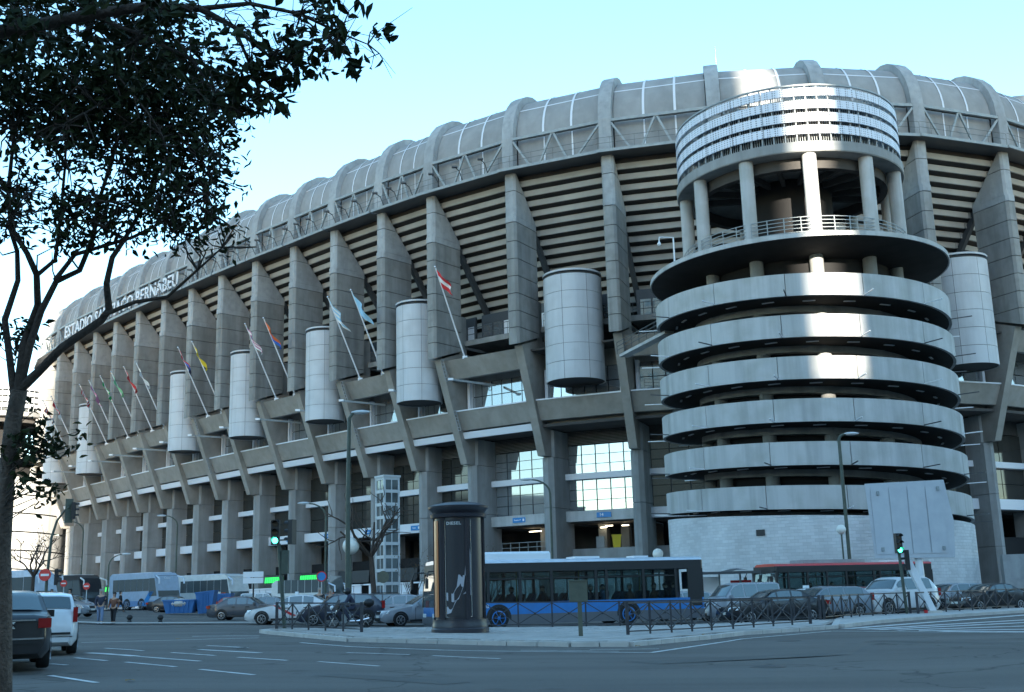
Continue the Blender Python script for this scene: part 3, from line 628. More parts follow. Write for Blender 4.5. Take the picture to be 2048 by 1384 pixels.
def interp(pts, s):
    for i in range(len(pts)-1):
        if s <= pts[i+1][0]:
            a, b = pts[i], pts[i+1]; return a[1]+(b[1]-a[1])*(s-a[0])/max(b[0]-a[0], 1e-6)
    return pts[-1][1]
def car(kind, X, Y, a, color, label, name='car', group=None, taxi=False, cat='car', plate=None, flip=False, rack=False, gl='car_glass', scale=1.0):
    """a: heading; 0 drives towards -X (left), positive turns the nose to the camera"""
    L, W, pr, belt, ws, rw = PROF[kind]; H = max(z for _, z in pr)
    root = empty(name, (X, Y, gz(X)), PI+math.radians(a), label=label, cat=cat, group=group)
    sl = (gz(X+1)-gz(X-1))/2
    root.rotation_euler = (0, 0, PI+math.radians(a)); root.scale = (scale,)*3
    hx = lambda s: L/2-L*s
    def sec(s):
        zt = interp(pr, s); e = abs(2*s-1); w_ = W/2*(1-.16*max(0, (e-.72)/.28)**2.2)
        zb = min(belt-.02+.05*s, zt-.05); c = max(0.0, min(1.0, (zt-zb-.05)/(H-belt)))
        we = w_*(.93-.17*c); ze = zt-.045
        lo = .2+.1*max(0, (e-.9)/.1)
        return [(w_*.86, lo), (w_*.985, lo+.14), (w_, min(.60, zb-.04)), (w_*.975, zb), (we, ze), (we*.74, zt-.012), (0, zt)]
    ss = sorted(set([p[0] for p in pr]+[i/26 for i in range(27)]))
    rings = []
    for s in ss:
        q = sec(s); x = hx(s)
        rings.append([(x, y, z) for y, z in q[:-1]]+[(x, 0, q[-1][1])]+[(x, -y, z) for y, z in reversed(q[:-1])])
    mk('body', MB().loft(rings, True, True), color, root, smooth=38, rel=False)
    def lerp(p, q, t): return (p[0]+(q[0]-p[0])*t, p[1]+(q[1]-p[1])*t)
    # side windows
    cuts = [(ws[0]+.06, .455, .0), (.47, .60, 0), (.615, min(rw[0]+.02, .80), 0)]
    if kind in ('estate', 'suv', 'hatch', 'van'): cuts = [(ws[0]+.07, .46, 0), (.475, .64, 0), (.655, rw[0]-.02, 0)]
    for sgn in (-1, 1):
        for s0, s1, _ in cuts:
            if s1-s0 < .03: continue
            grid = []
            for i in range(7):
                s = s0+(s1-s0)*i/6; q = sec(s); p4, p5 = q[3], q[4]
                t1 = .93 if p5[1]-p4[1] > .25 else .85
                lo, hi = lerp(p4, p5, .06), lerp(p4, p5, t1)
                grid.append([(hx(s), sgn*(lo[0]+.008), lo[1]), (hx(s), sgn*(hi[0]+.010), hi[1])])
            mk('side_window', MB().loft(grid, False), gl, root, rel=False)
    def topgrid(s0, s1, ymax=.9):
        g = []
        for i in range(7):
            s = s0+(s1-s0)*i/6; q = sec(s); row = []
            for u in (-1, -.7, -.35, 0, .35, .7, 1):
                au = abs(u)*ymax; y = q[4][0]*au
                z = q[4][1] if au >= 1 else (q[6][1]+(q[5][1]-q[6][1])*au/.74 if au < .74 else q[5][1]+(q[4][1]-q[5][1])*(au-.74)/.26)
                row.append((hx(s)+(.012 if s0 < .5 else -.012), y*(1 if u > 0 else -1), z+.014))
            g.append(row)
        return MB().loft(g, False)
    mk('windscreen', topgrid(ws[0]+.012, ws[1]-.012), gl, root, rel=False, smooth=30)
    mk('rear_window', topgrid(rw[0]+.01, rw[1]-.012), gl, root, rel=False, smooth=30)
    r = .315 if kind not in ('suv',) else .36
    wheels(root, (hx(.185), hx(.795)), W/2+.005, r)
    zf = .66 if kind not in ('suv', 'van') else .82
    for s in (-1, 1):
        mk('headlight', MB().hexa([(L/2-.05, s*(W*.26), zf-.09), (L/2-.32, s*(W*.475), zf-.06), (L/2-.42, s*(W*.47), zf+.07), (L/2-.12, s*(W*.24), zf+.06), (L/2-.01, s*(W*.26), zf-.08), (L/2-.22, s*(W*.5), zf-.05), (L/2-.36, s*(W*.492), zf+.09), (L/2-.08, s*(W*.24), zf+.075)]), 'lens_white', root, rel=False)
        if kind in ('estate', 'van', 'suv', 'hatch'): tl = MB().box((-L/2+.09, s*(W*.445), .98 if kind != 'hatch' else .92), (.14, .10, .34))
        else: tl = MB().box((-L/2+.11, s*(W*.42), .83), (.24, .22, .17))
        mk('tail_light', tl, 'lens_red', root, rel=False)
        mk('mirror', MB().box((hx(ws[0]+.06), s*(W/2+.07), belt+.06), (.12, .2, .14)), color, root, rel=False)
        mk('sill', MB().box((0, s*(W/2-.01), .27), (L*.44, .05, .1)), 'trim_black', root, rel=False)
        for fx in (.37, .56): mk('door_handle', MB().box((hx(fx+.08), s*(W/2-.005), belt-.13), (.2, .04, .04)), 'trim_black', root, rel=False)
        for fx in (.335, .475, .64): mk('door_seam', MB().box((hx(fx), s*(W/2-.012), .58), (.014, .03, .56)), 'trim_black', root, rel=False)
    mk('grille', MB().box((L/2-.035, 0, zf-.02), (.06, W*.42, .13)), 'trim_black', root, rel=False)
    mk('air_intake', MB().box((L/2-.03, 0, .36), (.07, W*.6, .12)), 'trim_black', root, rel=False)
    mk('number_plate', MB().box((L/2+.0, 0, .48), (.03, .5, .11)), 'plate_white', root, rel=False)
    pz = .80 if kind in ('sedan',) else (.86 if kind != 'hatch' else .78)
    if kind in ('suv', 'van', 'estate'): pz = .8
    pl = mk('number_plate', MB().box((-L/2+.0, 0, pz), (.05, .52, .12)), 'plate_white', root, rel=False)
    if plate:
        tx = text_mb(plate, .115, .004, 1.05, .004); xf(tx, Matrix.Translation((-L/2-.032, 0, pz)) @ Matrix.Rotation(-PI/2, 4, 'Z')); mk('plate_lettering', tx, 'trim_black', pl, rel=False)
    mk('rear_bumper', MB().box((-L/2+.02, 0, .5), (.1, W*.78, .05)), 'trim_black', root, rel=False)
    if taxi: mk('taxi_sign', MB().box((hx(.52), 0, H+.07), (.14, .34, .14)), 'lens_white', root, rel=False)
    if rack:
        for s in (-1, 1): mk('roof_rail', MB().bar((hx(.5), s*W*.33, H+.03), (hx(.84), s*W*.33, H+.02), .04), 'trim_black', root, rel=False)
    return root
def bust(name, parent_M, x, y, z, shirt, hair, label, group):
    p = parent_M @ Vector((x, y, z))
    o = mk(name, MB().lathe((p.x, p.y, p.z), [(.02, 0), (.2, .02), (.23, .2), (.2, .42), (.08, .5), (.065, .56), (.09, .62), (.105, .70), (.1, .78), (.05, .84), (.01, .85)], 10), shirt, smooth=60, label=label, cat='person', group=group)
    mk('head', MB().sphere((p.x, p.y, p.z+.70), .115, 10, 8, 1.15), 'skin', o, smooth=60)
    mk('hair', MB().sphere((p.x, p.y+.02, p.z+.745), .122, 10, 8, 1.0), hair, o, smooth=60)
    return o
def city_bus(X, Y, a, c_main, c_low, c_roof, label, number=None, pod=True, L=12.0, low_from=.9):
    W, H = 2.55, 2.95; hw = W/2
    root = empty('city_bus', (X, Y, gz(X)), PI+math.radians(a), label=label, cat='bus')
    zw0, zw1 = 1.12, 2.42      # window band
    def shell(z0, z1, mat, nm, xin=0.0, taper=0.0):
        p = [(L/2-xin, hw-.18), (L/2-.12-xin, hw), (-L/2+.1, hw), (-L/2, hw-.1)]
        pts = p+[(x, -y) for x, y in reversed(p)]
        q = [(x-(taper if x > 0 else 0), y) for x, y in pts]
        return mk(nm, MB().loft([[(x, y, z0) for x, y in pts], [(x, y, z1) for x, y in q]], True, True), mat, root, rel=False)
    shell(.2, .62, c_low, 'skirt'); shell(.62, zw0, c_main, 'side_panel')
    shell(zw1, 2.80, 'trim_black', 'window_header', .05)
    rp = [(hw-.02, 2.80), (hw-.05, 2.88), (hw-.25, 2.95), (0, 2.97)]
    rp = rp+[(-y, z) for y, z in reversed(rp[:-1])]
    mk('roof', MB().loft([[(x, y*k, z) for y, z in rp] for x, k in ((L/2-.12, .9), (L/2-.5, 1), (-L/2+.05, 1))], True, True), c_roof, root, rel=False, smooth=40)
    # window band: pillars and panes
    xs = [L/2-.9, L/2-2.3, L/2-3.75, L/2-5.2, L/2-7.3, L/2-7.8, L/2-9.6, L/2-11.2]
    for s in (-1, 1):
        for i, x in enumerate(xs):
            wd = .13 if i < 6 else .12
            mk('pillar', MB().box((x, s*(hw-.05), (zw0+zw1)/2), (wd, .09, zw1-zw0)), 'trim_black', root, rel=False)
        mk('rear_quarter', MB().box((-L/2+.42, s*(hw-.05), (zw0+zw1)/2), (.76, .1, zw1-zw0)), 'trim_black', root, rel=False)
        ed = [L/2-.12]+xs
        for i in range(len(ed)-1):
            x1, x0 = ed[i]-.06, ed[i+1]+.06
            pn = mk('side_window', MB().box(((x0+x1)/2, s*(hw-.04), (zw0+zw1)/2), (x1-x0, .012, zw1-zw0)), 'bus_glass', root, rel=False)
            mk('vent_bar', MB().box(((x0+x1)/2, s*(hw-.03), 2.12), (x1-x0, .03, .05)), 'trim_black', pn, rel=False)
    # front
    mk('windscreen', MB().loft([[(L/2+.01-k, y, z) for y in (-hw+.14, -.5, 0, .5, hw-.14)] for z, k in ((1.0, 0), (1.7, .02), (2.35, .1))], False), 'car_glass', root, rel=False)
    mk('destination_panel', MB().loft([[(L/2-k, y, z) for y in (-hw+.14, 0, hw-.14)] for z, k in ((2.38, .1), (2.8, .2))], False), 'car_glass', root, rel=False)
    for s in (-1, 1):
        mk('front_pillar', MB().bar((L/2-.03, s*(hw-.1), 1.0), (L/2-.16, s*(hw-.1), 2.8), .14), 'trim_black', root, rel=False)
        mk('headlight', MB().box((L/2-.0, s*(hw-.4), .66), (.05, .5, .16)), 'lens_white', root, rel=False)
        ar = mk('mirror_arm', MB().tube([(L/2-.1, s*(hw-.15), 2.5), (L/2+.35, s*(hw+.05), 2.5), (L/2+.45, s*(hw+.12), 2.2)], .03, 6), 'trim_black', root, rel=False)
        mk('mirror', MB().box((L/2+.45, s*(hw+.14), 2.0), (.1, .22, .42)), 'trim_black', ar, rel=False)
    mk('front_bumper', MB().box((L/2+.02, 0, .42), (.08, W*.9, .22)), c_low, root, rel=False)
    mk('rear_window', MB().box((-L/2-.005, 0, 1.9), (.02, W*.8, .8)), 'car_glass', root, rel=False)
    mk('engine_grille', MB().box((-L/2+.45, hw+.0, .95), (.6, .02, .4)), 'trim_black', root, rel=False)
    wheels(root, (L/2-2.75, L/2-8.8), hw+.005, .48, .3, c_main if c_main == 'bus_blue' else 'rim')
    # inside
    mk('floor', MB().box((0, 0, .75), (L-.3, W-.2, .06)), 'trim_black', root, rel=False)
    for i in range(9):
        for s in (-1, 1):
            x = L/2-2.2-i*1.02
            mk('seat', MB().hexa([(x-.2, s*.45-.3*0, .8), (x+.25, s*.45, .8), (x+.25, s*1.1, .8), (x-.2, s*1.1, .8), (x-.3, s*.45, 1.48), (x-.2, s*.45, 1.48), (x-.2, s*1.1, 1.48), (x-.3, s*1.1, 1.48)]), 'cloth_navy', root, rel=False)
    for i in range(6): mk('grab_pole', MB().tube([(L/2-2.6-i*1.5, .35*(-1)**i, .78), (L/2-2.6-i*1.5, .35*(-1)**i, 2.75)], .022, 6), 'yellow_plastic' if i % 2 else 'steel_grey', root, rel=False)
    mk('grab_rail', MB().bar((L/2-1.5, -.4, 2.2), (-L/2+1, -.4, 2.2), .04), 'steel_grey', root, rel=False)
    if pod:
        mk('roof_pod', MB().loft([[(x, y*k, z) for y, z in ((1.0, 2.9), (.98, 3.2), (.8, 3.3), (-.8, 3.3), (-.98, 3.2), (-1.0, 2.9))] for x, k in ((L/2-2.0, .8), (L/2-2.9, 1), (L/2-5.0, 1), (L/2-5.3, .95))], True, True), 'white_metal', root, rel=False)
        mk('roof_hatch', MB().box((-.9, 0, 3.0), (1.2, 1.1, .12)), 'white_metal', root, rel=False)
        mk('roof_hatch', MB().box((-3.6, 0, 3.0), (.7, .9, .1)), 'white_metal', root, rel=False)
    else:
        mk('roof_pod', MB().box((1.2, 0, 3.06), (4.6, 1.5, .22)), 'concrete_cap', root, rel=False)
        mk('roof_hatch', MB().box((-3.6, 0, 3.02), (.9, .9, .1)), 'white_metal', root, rel=False)
    if number:
        tx = text_mb(number, .19, .004, 1.05, .004)
        xf(tx, Matrix.Translation((L/2-1.9, hw+.012, .98)) @ Matrix.Rotation(PI, 4, 'Z')); mk('fleet_number', tx, 'sign_white', root, rel=False)
    return root
def coach(X, Y, a, c_body, c_low, c_roof, label, stripe=None, L=12.0, H=3.5, words=None):
    W = 2.55; hw = W/2
    root = empty('coach', (X, Y, gz(X)), PI+math.radians(a), label=label, cat='coach', group='coaches parked beside the stadium')
    side = [(-L/2, .35), (L/2-.1, .35), (L/2, .8), (L/2-.05, 1.3), (L/2-.55, H-.35), (L/2-1.0, H-.05), (-L/2+.5, H), (-L/2+.1, H-.25), (-L/2, 1.2)]
    mk('body', MB().prism([(x, -hw, z) for x, z in side], 0, 0, (0, W, 0)), c_body, root, rel=False)
    mk('skirt', MB().box((-.1, 0, .62), (L-.5, W+.02, .5)), c_low, root, rel=False)
    mk('roof_rail', MB().box((-.5, 0, H-.07), (L-2.0, W-.1, .18)), c_roof, root, rel=False)
    for s in (-1, 1):
        n = 6
        for i in range(n):
            x1 = L/2-1.5-i*(L-2.2)/n; x0 = x1-(L-2.2)/n+.05
            mk('side_window', MB().box(((x0+x1)/2, s*(hw+.01), 2.35), (x1-x0, .02, 1.15)), 'car_glass', root, rel=False)
        mk('driver_window', MB().prism([(L/2-1.45, s*hw, 1.25), (L/2-.2, s*hw, 1.3), (L/2-.62, s*hw, 2.95), (L/2-1.45, s*hw, 2.95)], 0, 0, (0, s*.02, 0)), 'car_glass', root, rel=False)
        if stripe: mk('livery_stripe', MB().prism([(1.5, s*(hw+.012), .4), (2.2, s*(hw+.012), .4), (3.4, s*(hw+.012), 1.7), (2.7, s*(hw+.012), 1.7)], 0, 0, (0, s*.008, 0)), stripe, root, rel=False)
        mk('mirror', MB().tube([(L/2-.5, s*(hw-.1), H-.35), (L/2+.25, s*(hw+.1), H-.6), (L/2+.3, s*(hw+.12), H-1.1)], .08, 6), c_roof, root, rel=False)
        mk('headlight', MB().box((L/2-.02, s*(hw-.4), .72), (.06, .5, .18)), 'lens_white', root, rel=False)
    mk('windscreen', MB().loft([[(x+.015, y, z) for y in (-hw+.1, 0, hw-.1)] for x, z in ((L/2-.03, 1.2), (L/2-.3, 2.15), (L/2-.6, 3.2))], False), 'car_glass', root, rel=False)
    if words:
        tx = text_mb(words, .3, .004); xf(tx, Matrix.Translation((L/2-.45, 0, 2.95)) @ Matrix.Rotation(PI/2, 4, 'Z') @ Matrix.Rotation(-.25, 4, 'X')); mk('lettering', tx, 'sign_white', root, rel=False)
    wheels(root, (L/2-2.6, -L/2+3.2), hw+.01, .5, .3)
    return root
# ---- people grown from a skeleton
def skin_mesh(name, pts, edges, rad, mat, parent=None, sub=1):
    me = bpy.data.meshes.new(name); me.from_pydata(pts, edges, []); me.materials.append(MT[mat])
    o = bpy.data.objects.new(name, me); col.objects.link(o)
    if parent: o.parent = parent
    md = o.modifiers.new('skin', 'SKIN'); md.use_smooth_shade = True
    for i, v in enumerate(me.skin_vertices[0].data): v.radius = rad[i] if isinstance(rad[i], tuple) else (rad[i], rad[i]); v.use_root = (i == 0)
    sd_ = o.modifiers.new('sub', 'SUBSURF'); sd_.levels = sub; sd_.render_levels = sub
    return o
def person(X, Y, rz, h, top, legs, hair, label, stride=.12, arm=(.12, .0), group=None, longhair=False, coat=False, feet='cloth_black', sit=False):
    k = h/1.75
    root = empty('person', (X, Y, gz(X)), rz, label=label, cat='person', group=group); root.scale = (k, k, k)
    s = stride
    # local: facing +x. one continuous body
    P = [(0, 0, .95), (0, 0, 1.2), (0, 0, 1.42), (.01, 0, 1.52), (.03, 0, 1.62), (.02, 0, 1.72)]
    E_ = [(0, 1), (1, 2), (2, 3), (3, 4), (4, 5)]; R_ = [.13, .135, .12, .055, .085, .07]
    for sg in (-1, 1):
        b = len(P); d = s*sg
        P += [(0, .09*sg, .88), (d*.6+.03, .1*sg, .49), (d-.02, .1*sg, .09), (d+.13, .1*sg, .04)]
        E_ += [(0, b), (b, b+1), (b+1, b+2), (b+2, b+3)]; R_ += [.095, .065, .045, .035]
        b = len(P); q = arm[0]*-sg
        P += [(0, .2*sg, 1.40), (q*.4-.02, .25*sg, 1.13), (q+arm[1]+.05, .24*sg, .90), (q+arm[1]+.08, .235*sg, .82)]
        E_ += [(2, b), (b, b+1), (b+1, b+2), (b+2, b+3)]; R_ += [.06, .048, .036, .03]
    skin_mesh('body', P, E_, R_, 'skin', root)
    # trousers
    T = [(0, 0, .97)]; TE = []; TR = [(.165, .14)]
    for sg in (-1, 1):
        b = len(T); d = s*sg
        T += [(0, .09*sg, .86), (d*.6+.03, .1*sg, .49), (d-.02, .1*sg, .1)]; TE += [(0, b), (b, b+1), (b+1, b+2)]; TR += [.115, .085, .07]
    skin_mesh('trousers', T, TE, TR, legs, root)
    J = [(0, 0, .90 if not coat else .62), (0, 0, 1.15), (0, 0, 1.40), (0, 0, 1.47)]; JE = [(0, 1), (1, 2), (2, 3)]; JR = [(.19, .16) if not coat else (.2, .18), (.18, .155), (.17, .14), .085]
    for sg in (-1, 1):
        b = len(J); q = arm[0]*-sg
        J += [(0, .2*sg, 1.39), (q*.4-.02, .255*sg, 1.13), (q+arm[1]+.05, .245*sg, .92)]; JE += [(2, b), (b, b+1), (b+1, b+2)]; JR += [.085, .068, .055]
    skin_mesh('jacket', J, JE, JR, top, root)
    H_ = [(-.015, 0, 1.68), (-.03, 0, 1.72)]+([(-.07, 0, 1.50)] if longhair else [(-.05, 0, 1.64)])
    skin_mesh('hair', H_, [(0, 1), (0, 2)], [.1, .085, .075], hair, root)
    mk('face', MB().box((.108, 0, 1.635), (.05, .03, .04)).box((.1, 0, 1.585), (.03, .05, .012)).box((.1, .035, 1.66), (.03, .03, .014)).box((.1, -.035, 1.66), (.03, .03, .014)), 'cloth_brown', root, rel=False)
    for sg in (-1, 1): mk('shoe', MB().hexa([(s*sg-.1, .1*sg-.05, 0), (s*sg+.2, .1*sg-.05, 0), (s*sg+.2, .1*sg+.05, 0), (s*sg-.1, .1*sg+.05, 0), (s*sg-.08, .1*sg-.04, .11), (s*sg+.08, .1*sg-.045, .09), (s*sg+.08, .1*sg+.045, .09), (s*sg-.08, .1*sg+.04, .11)]), feet, root, rel=False)
    return root
# ================================================================== island, kerbs, markings
NEAR = [(-9.6, 43.6), (-9.0, 42.3), (-5.14, 35.5), (-2.32, 33.9), (-1.14, 33.2), (1.37, 31.5), (2.9, 31.2), (4.74, 34.2), (7.2, 38.3), (9.49, 40.2), (11.3, 42.0)]
FAR = [(13.6, 50.0), (9.07, 48.3), (3.43, 47.5), (-1.73, 47.2), (-5.39, 46.4), (-8.6, 45.6), (-9.5, 45.0)]
poly = NEAR+FAR
def inside(x, y, P):
    c = False; n = len(P)
    for i in range(n):
        x0, y0 = P[i]; x1, y1 = P[(i+1) % n]
        if (y0 > y) != (y1 > y) and x < (x1-x0)*(y-y0)/(y1-y0)+x0: c = not c
    return c
def flat_poly(P, z, name, mat, **kw):
    """subdivided polygon sheet that follows the ground"""
    bm = bmesh.new(); f = bm.faces.new([bm.verts.new((x, y, 0)) for x, y in P])
    bmesh.ops.triangulate(bm, faces=[f])
    for k in (-36, -22, -10, -1, 6):
        bmesh.ops.bisect_plane(bm, geom=bm.verts[:]+bm.edges[:]+bm.faces[:], plane_co=(k, 0, 0), plane_no=(1, 0, 0))
    for v in bm.verts: v.co.z = gz(v.co.x)+z
    mb = MB(); bm.verts.index_update(); mb.add([tuple(v.co) for v in bm.verts], [tuple(v.index for v in q.verts) for q in bm.faces]); bm.free()
    return mk(name, mb, mat, **kw)
isl = flat_poly(poly, .10, 'traffic_island', 'joint_dark', kind='structure')
noisy('slab_b', (.47, .44, .41), (.39, .365, .34), .8, (1, 1, 1), .85, .2, 30)
slabs = []
ux, uy = math.cos(.30), math.sin(.30)
for i in range(-40, 60):
    for j in range(-10, 70):
        u, v = i*.62+(.31 if j % 2 else 0), j*.42
        x, y = 0+u*ux-v*uy, 30+u*uy+v*ux
        if all(inside(x+du*ux-dv*uy, y+du*uy+dv*ux, poly) for du in (-.33, .33) for dv in (-.23, .23)): slabs.append((x, y))
slabs.sort(key=lambda p: p[1])
sm = [None, None]; rest = MB()
for n, (x, y) in enumerate(slabs):
    z = gz(x)+.118+random.uniform(-.003, .003)
    if n < 290:
        q = random.random() < .4
        if sm[q] is None:
            o = mk('paving_slab', MB().box((0, 0, 0), (.605, .405, .04)), 'slab_b' if q else 'paving', isl, rel=False); sm[q] = o
        else: o = link_copy(sm[q], isl)
        o.location = (x, y, z); o.rotation_euler = (0, -(gz(x+.3)-gz(x-.3))/.6, .30)
    else: rest.box((x, y, z), (.605, .405, .04), .30)
mk('paving_slabs', rest, 'paving', isl, kind='stuff')
def along(P, step):
    out = []; 
    for i in range(len(P)-1):
        a, b = Vector((*P[i], 0)), Vector((*P[i+1], 0)); d = (b-a); n = max(1, round(d.length/step))
        for k in range(n): out.append((a+d*(k/n), a+d*((k+1)/n)))
    return out
for a, b in along(NEAR+FAR+NEAR[:1], 1.0):
    d = (b-a).normalized(); nn = Vector((-d.y, d.x, 0))
    a2, b2 = a+d*.012, b-d*.012
    pts = []
    for z in (-.05, .125):
        for p, s in ((a2, .10), (b2, .10), (b2, -.14), (a2, -.14)):
            q = p+nn*s; pts.append((q.x, q.y, gz(q.x)+z))
    mk('kerb_stone', MB().hexa(pts), 'kerb_stone', isl)
# gutter strip outside the near kerb
gp = []
for x, y in NEAR: gp.append((x, y))
# far pavement on the right with the billboard
P2 = [(11.63, 42.6), (14, 46.3), (16.95, 49.9), (20.5, 53.4), (25, 57.2), (33, 64), (37.5, 68), (34, 70), (27, 62.7), (22.2, 60.6), (18.5, 57.9), (15.2, 54.6), (13.8, 51)]
pav2 = flat_poly(P2, .12, 'pavement', 'paving', kind='structure')
for a, b in along(P2[:7], 1.0):
    d = (b-a).normalized(); nn = Vector((-d.y, d.x, 0)); a2, b2 = a+d*.012, b-d*.012; pts = []
    for z in (-.05, .135):
        for p, s in ((a2, .02), (b2, .02), (b2, -.2), (a2, -.2)):
            q = p+nn*s; pts.append((q.x, q.y, gz(q.x)+z))
    mk('kerb_stone', MB().hexa(pts), 'kerb_stone', pav2)
# pavement at the foot of the stadium
flat_poly([(-70, 130), (-45, 118), (-20, 101), (-4, 91.5), (9, 86), (14, 84), (16, 92), (60, 80), (75, 140), (-70, 190)], .1, 'pavement', 'paving', kind='structure')
flat_poly([(-9.7, 57.6), (-20, 61.2), (-30, 66.5), (-30, 67.3), (-20, 62.6), (-9.7, 58.6)], .1, 'pavement', 'kerb_stone', kind='structure')
# road markings
marks = [((-13.39, 35.64), (-10.58, 36.92), .14), ((-10.58, 36.92), (-8.6, 38.4), .14), ((-10.53, 28.46), (-8.82, 26.84), .26), ((-11.06, 31.15), (-9.47, 29.38), .12), ((-8.76, 26.72), (-6.77, 24.77), .13), ((-8.22, 24.41), (-6.71, 22.82), .12), ((-9.92, 26.08), (-8.8, 24.92), .12), ((-9.52, 23.76), (-9.04, 23.35), .12), ((-8.15, 20.32), (-6.74, 18.67), .12), ((-8.26, 30.09), (-6.31, 28.39), .2), ((-8.5, 28.51), (-7.07, 27.11), .12), ((-8.71, 32.52), (-7.28, 31.22), .14), ((-6.36, 26.35), (-5.0, 25.1), .12), ((-6.02, 22.04), (-4.67, 20.54), .12), ((-11.35, 40.42), (-8.98, 40.3), .2), ((-2.04, 27.14), (-.46, 25.77), .12), ((-4.25, 24.67), (-2.79, 23.09), .12), ((-4.24, 28.58), (-2.61, 27.61), .12),
         ((-6.5, 34.6), (-4.63, 31.9), .13), ((-4.63, 31.9), (-1.98, 29.9), .13), ((-1.98, 29.9), (3.06, 27.7), .13), ((3.06, 27.7), (6.64, 35.2), .13), ((6.64, 35.2), (10.56, 39.6), .13), ((10.56, 39.6), (14.66, 34.0), .15), ((0, 29.6), (2.4, 28.6), .1), ((1.75, 29.6), (3.5, 29.6), .12)]
for a, b, wd in marks:
    a, b = Vector((*a, 0)), Vector((*b, 0)); d = (b-a).normalized(); nn = Vector((-d.y, d.x, 0))*wd/2; mb = MB()
    n = 6; mb.loft([[(q.x, q.y, gz(q.x)+.008) for q in (a.lerp(b, i/n)-nn, a.lerp(b, i/n)+nn)] for i in range(n+1)], False)
    mk('lane_marking', mb, 'road_paint', kind='structure')
for a, b in [((11.49, 41.35), (20.39, 50.12)), ((11.82, 40.44), (18.86, 45.05)), ((12.05, 39.62), (18.37, 42.62)), ((12.44, 38.69), (16.93, 39.3)), ((12.85, 37.72), (15.75, 36.6)), ((13.21, 36.83), (14.96, 34.79))]:
    a, b = Vector((*a, 0)), Vector((*b, 0)); b = a+(b-a)*1.35; d = (b-a).normalized(); nn = Vector((-d.y, d.x, 0))*.24
    mk('crossing_stripe', MB().quad(*[(q.x, q.y, gz(q.x)+.008) for q in (a-nn, b-nn, b+nn, a+nn)]), 'road_paint', kind='structure')
# fallen leaves
noisy('dead_leaf', (.28, .16, .03), (.2, .1, .02), 20)
lf = [(-6.3, 18.9, 'large dry ochre leaf on the road near the lower edge, left of centre'), (-10.9, 37.2, 'yellow dry leaf on the road left of the island tip'), (3.1, 31.0, 'brown leaf at the island kerb below the olive sign panel'), (5.6, 35.7, 'brown leaf at the kerb below the near railing'), (-.9, 33.0, 'brown leaf at the kerb below the advertising column')]
for i, (x, y, lb) in enumerate(lf):
    a = random.random()*6; r = .1
    mk('fallen_leaf', MB().add([(x+r*math.cos(a+k)*(1 if k % 2 < 1 else .6), y+r*math.sin(a+k)*(1 if k % 2 < 1 else .6), gz(x)+.02+.02*(k % 2)+(.12 if inside(x, y, poly) else 0)) for k in (0, .9, 2.0, 3.1, 4.2, 5.2)], [(0, 1, 2, 3, 4, 5)]), 'dead_leaf', label=lb, cat='leaf', group='fallen leaves on the road')
# ================================================================== railings with crossed braces
def railing(P, label, h=.98, step=1.25, cat='railing'):
    root = empty('railing', (P[0][0], P[0][1], gz(P[0][0])), label=label, cat=cat, group='pedestrian railings')
    bays = along(P, step)
    def g(p, z): return (p.x, p.y, gz(p.x)+.12+z)
    for i, (a, b) in enumerate(bays):
        mk('post', MB().bar(g(a, -.05), g(a, h+.03), .06 if i else .1), 'rail_iron', root)
        mk('top_rail', MB().bar(g(a, h), g(b, h), .05), 'rail_iron', root)
        mk('bottom_rail', MB().bar(g(a, .12), g(b, .12), .04), 'rail_iron', root)
        br = mk('cross_brace', MB().bar(g(a, .14), g(b, h-.03), .032).bar(g(a, h-.03), g(b, .14), .032), 'rail_iron', root)
        c = (a+b)/2; mk('boss', MB().sphere(g(c, h/2+.05), .055, 8, 6), 'rail_iron', br, smooth=60)
    mk('post', MB().bar(g(bays[-1][1], -.05), g(bays[-1][1], h+.05), .1), 'rail_iron', root)
railing([(-9.3, 44.6), (-5.45, 40.2)], 'low black cross-braced railing on the island tip beside the motorcycle')
railing([(3.35, 36.3), (6.5, 39.6), (10.9, 43.8)], 'near black cross-braced railing along the kerb right of the sign post')
railing([(-1.4, 46.2), (4.0, 46.6), (9.0, 47.4), (12.6, 48.9)], 'far black railing on the island edge in front of the blue bus')
railing([(12.9, 49.4), (15.5, 53.2), (18.9, 56.4)], 'black railing in front of the grey estate and white off-roader')
railing([(19.0, 55.6), (24, 60.1), (30.5, 65.6)], 'black railing to the right of the billboard pole')
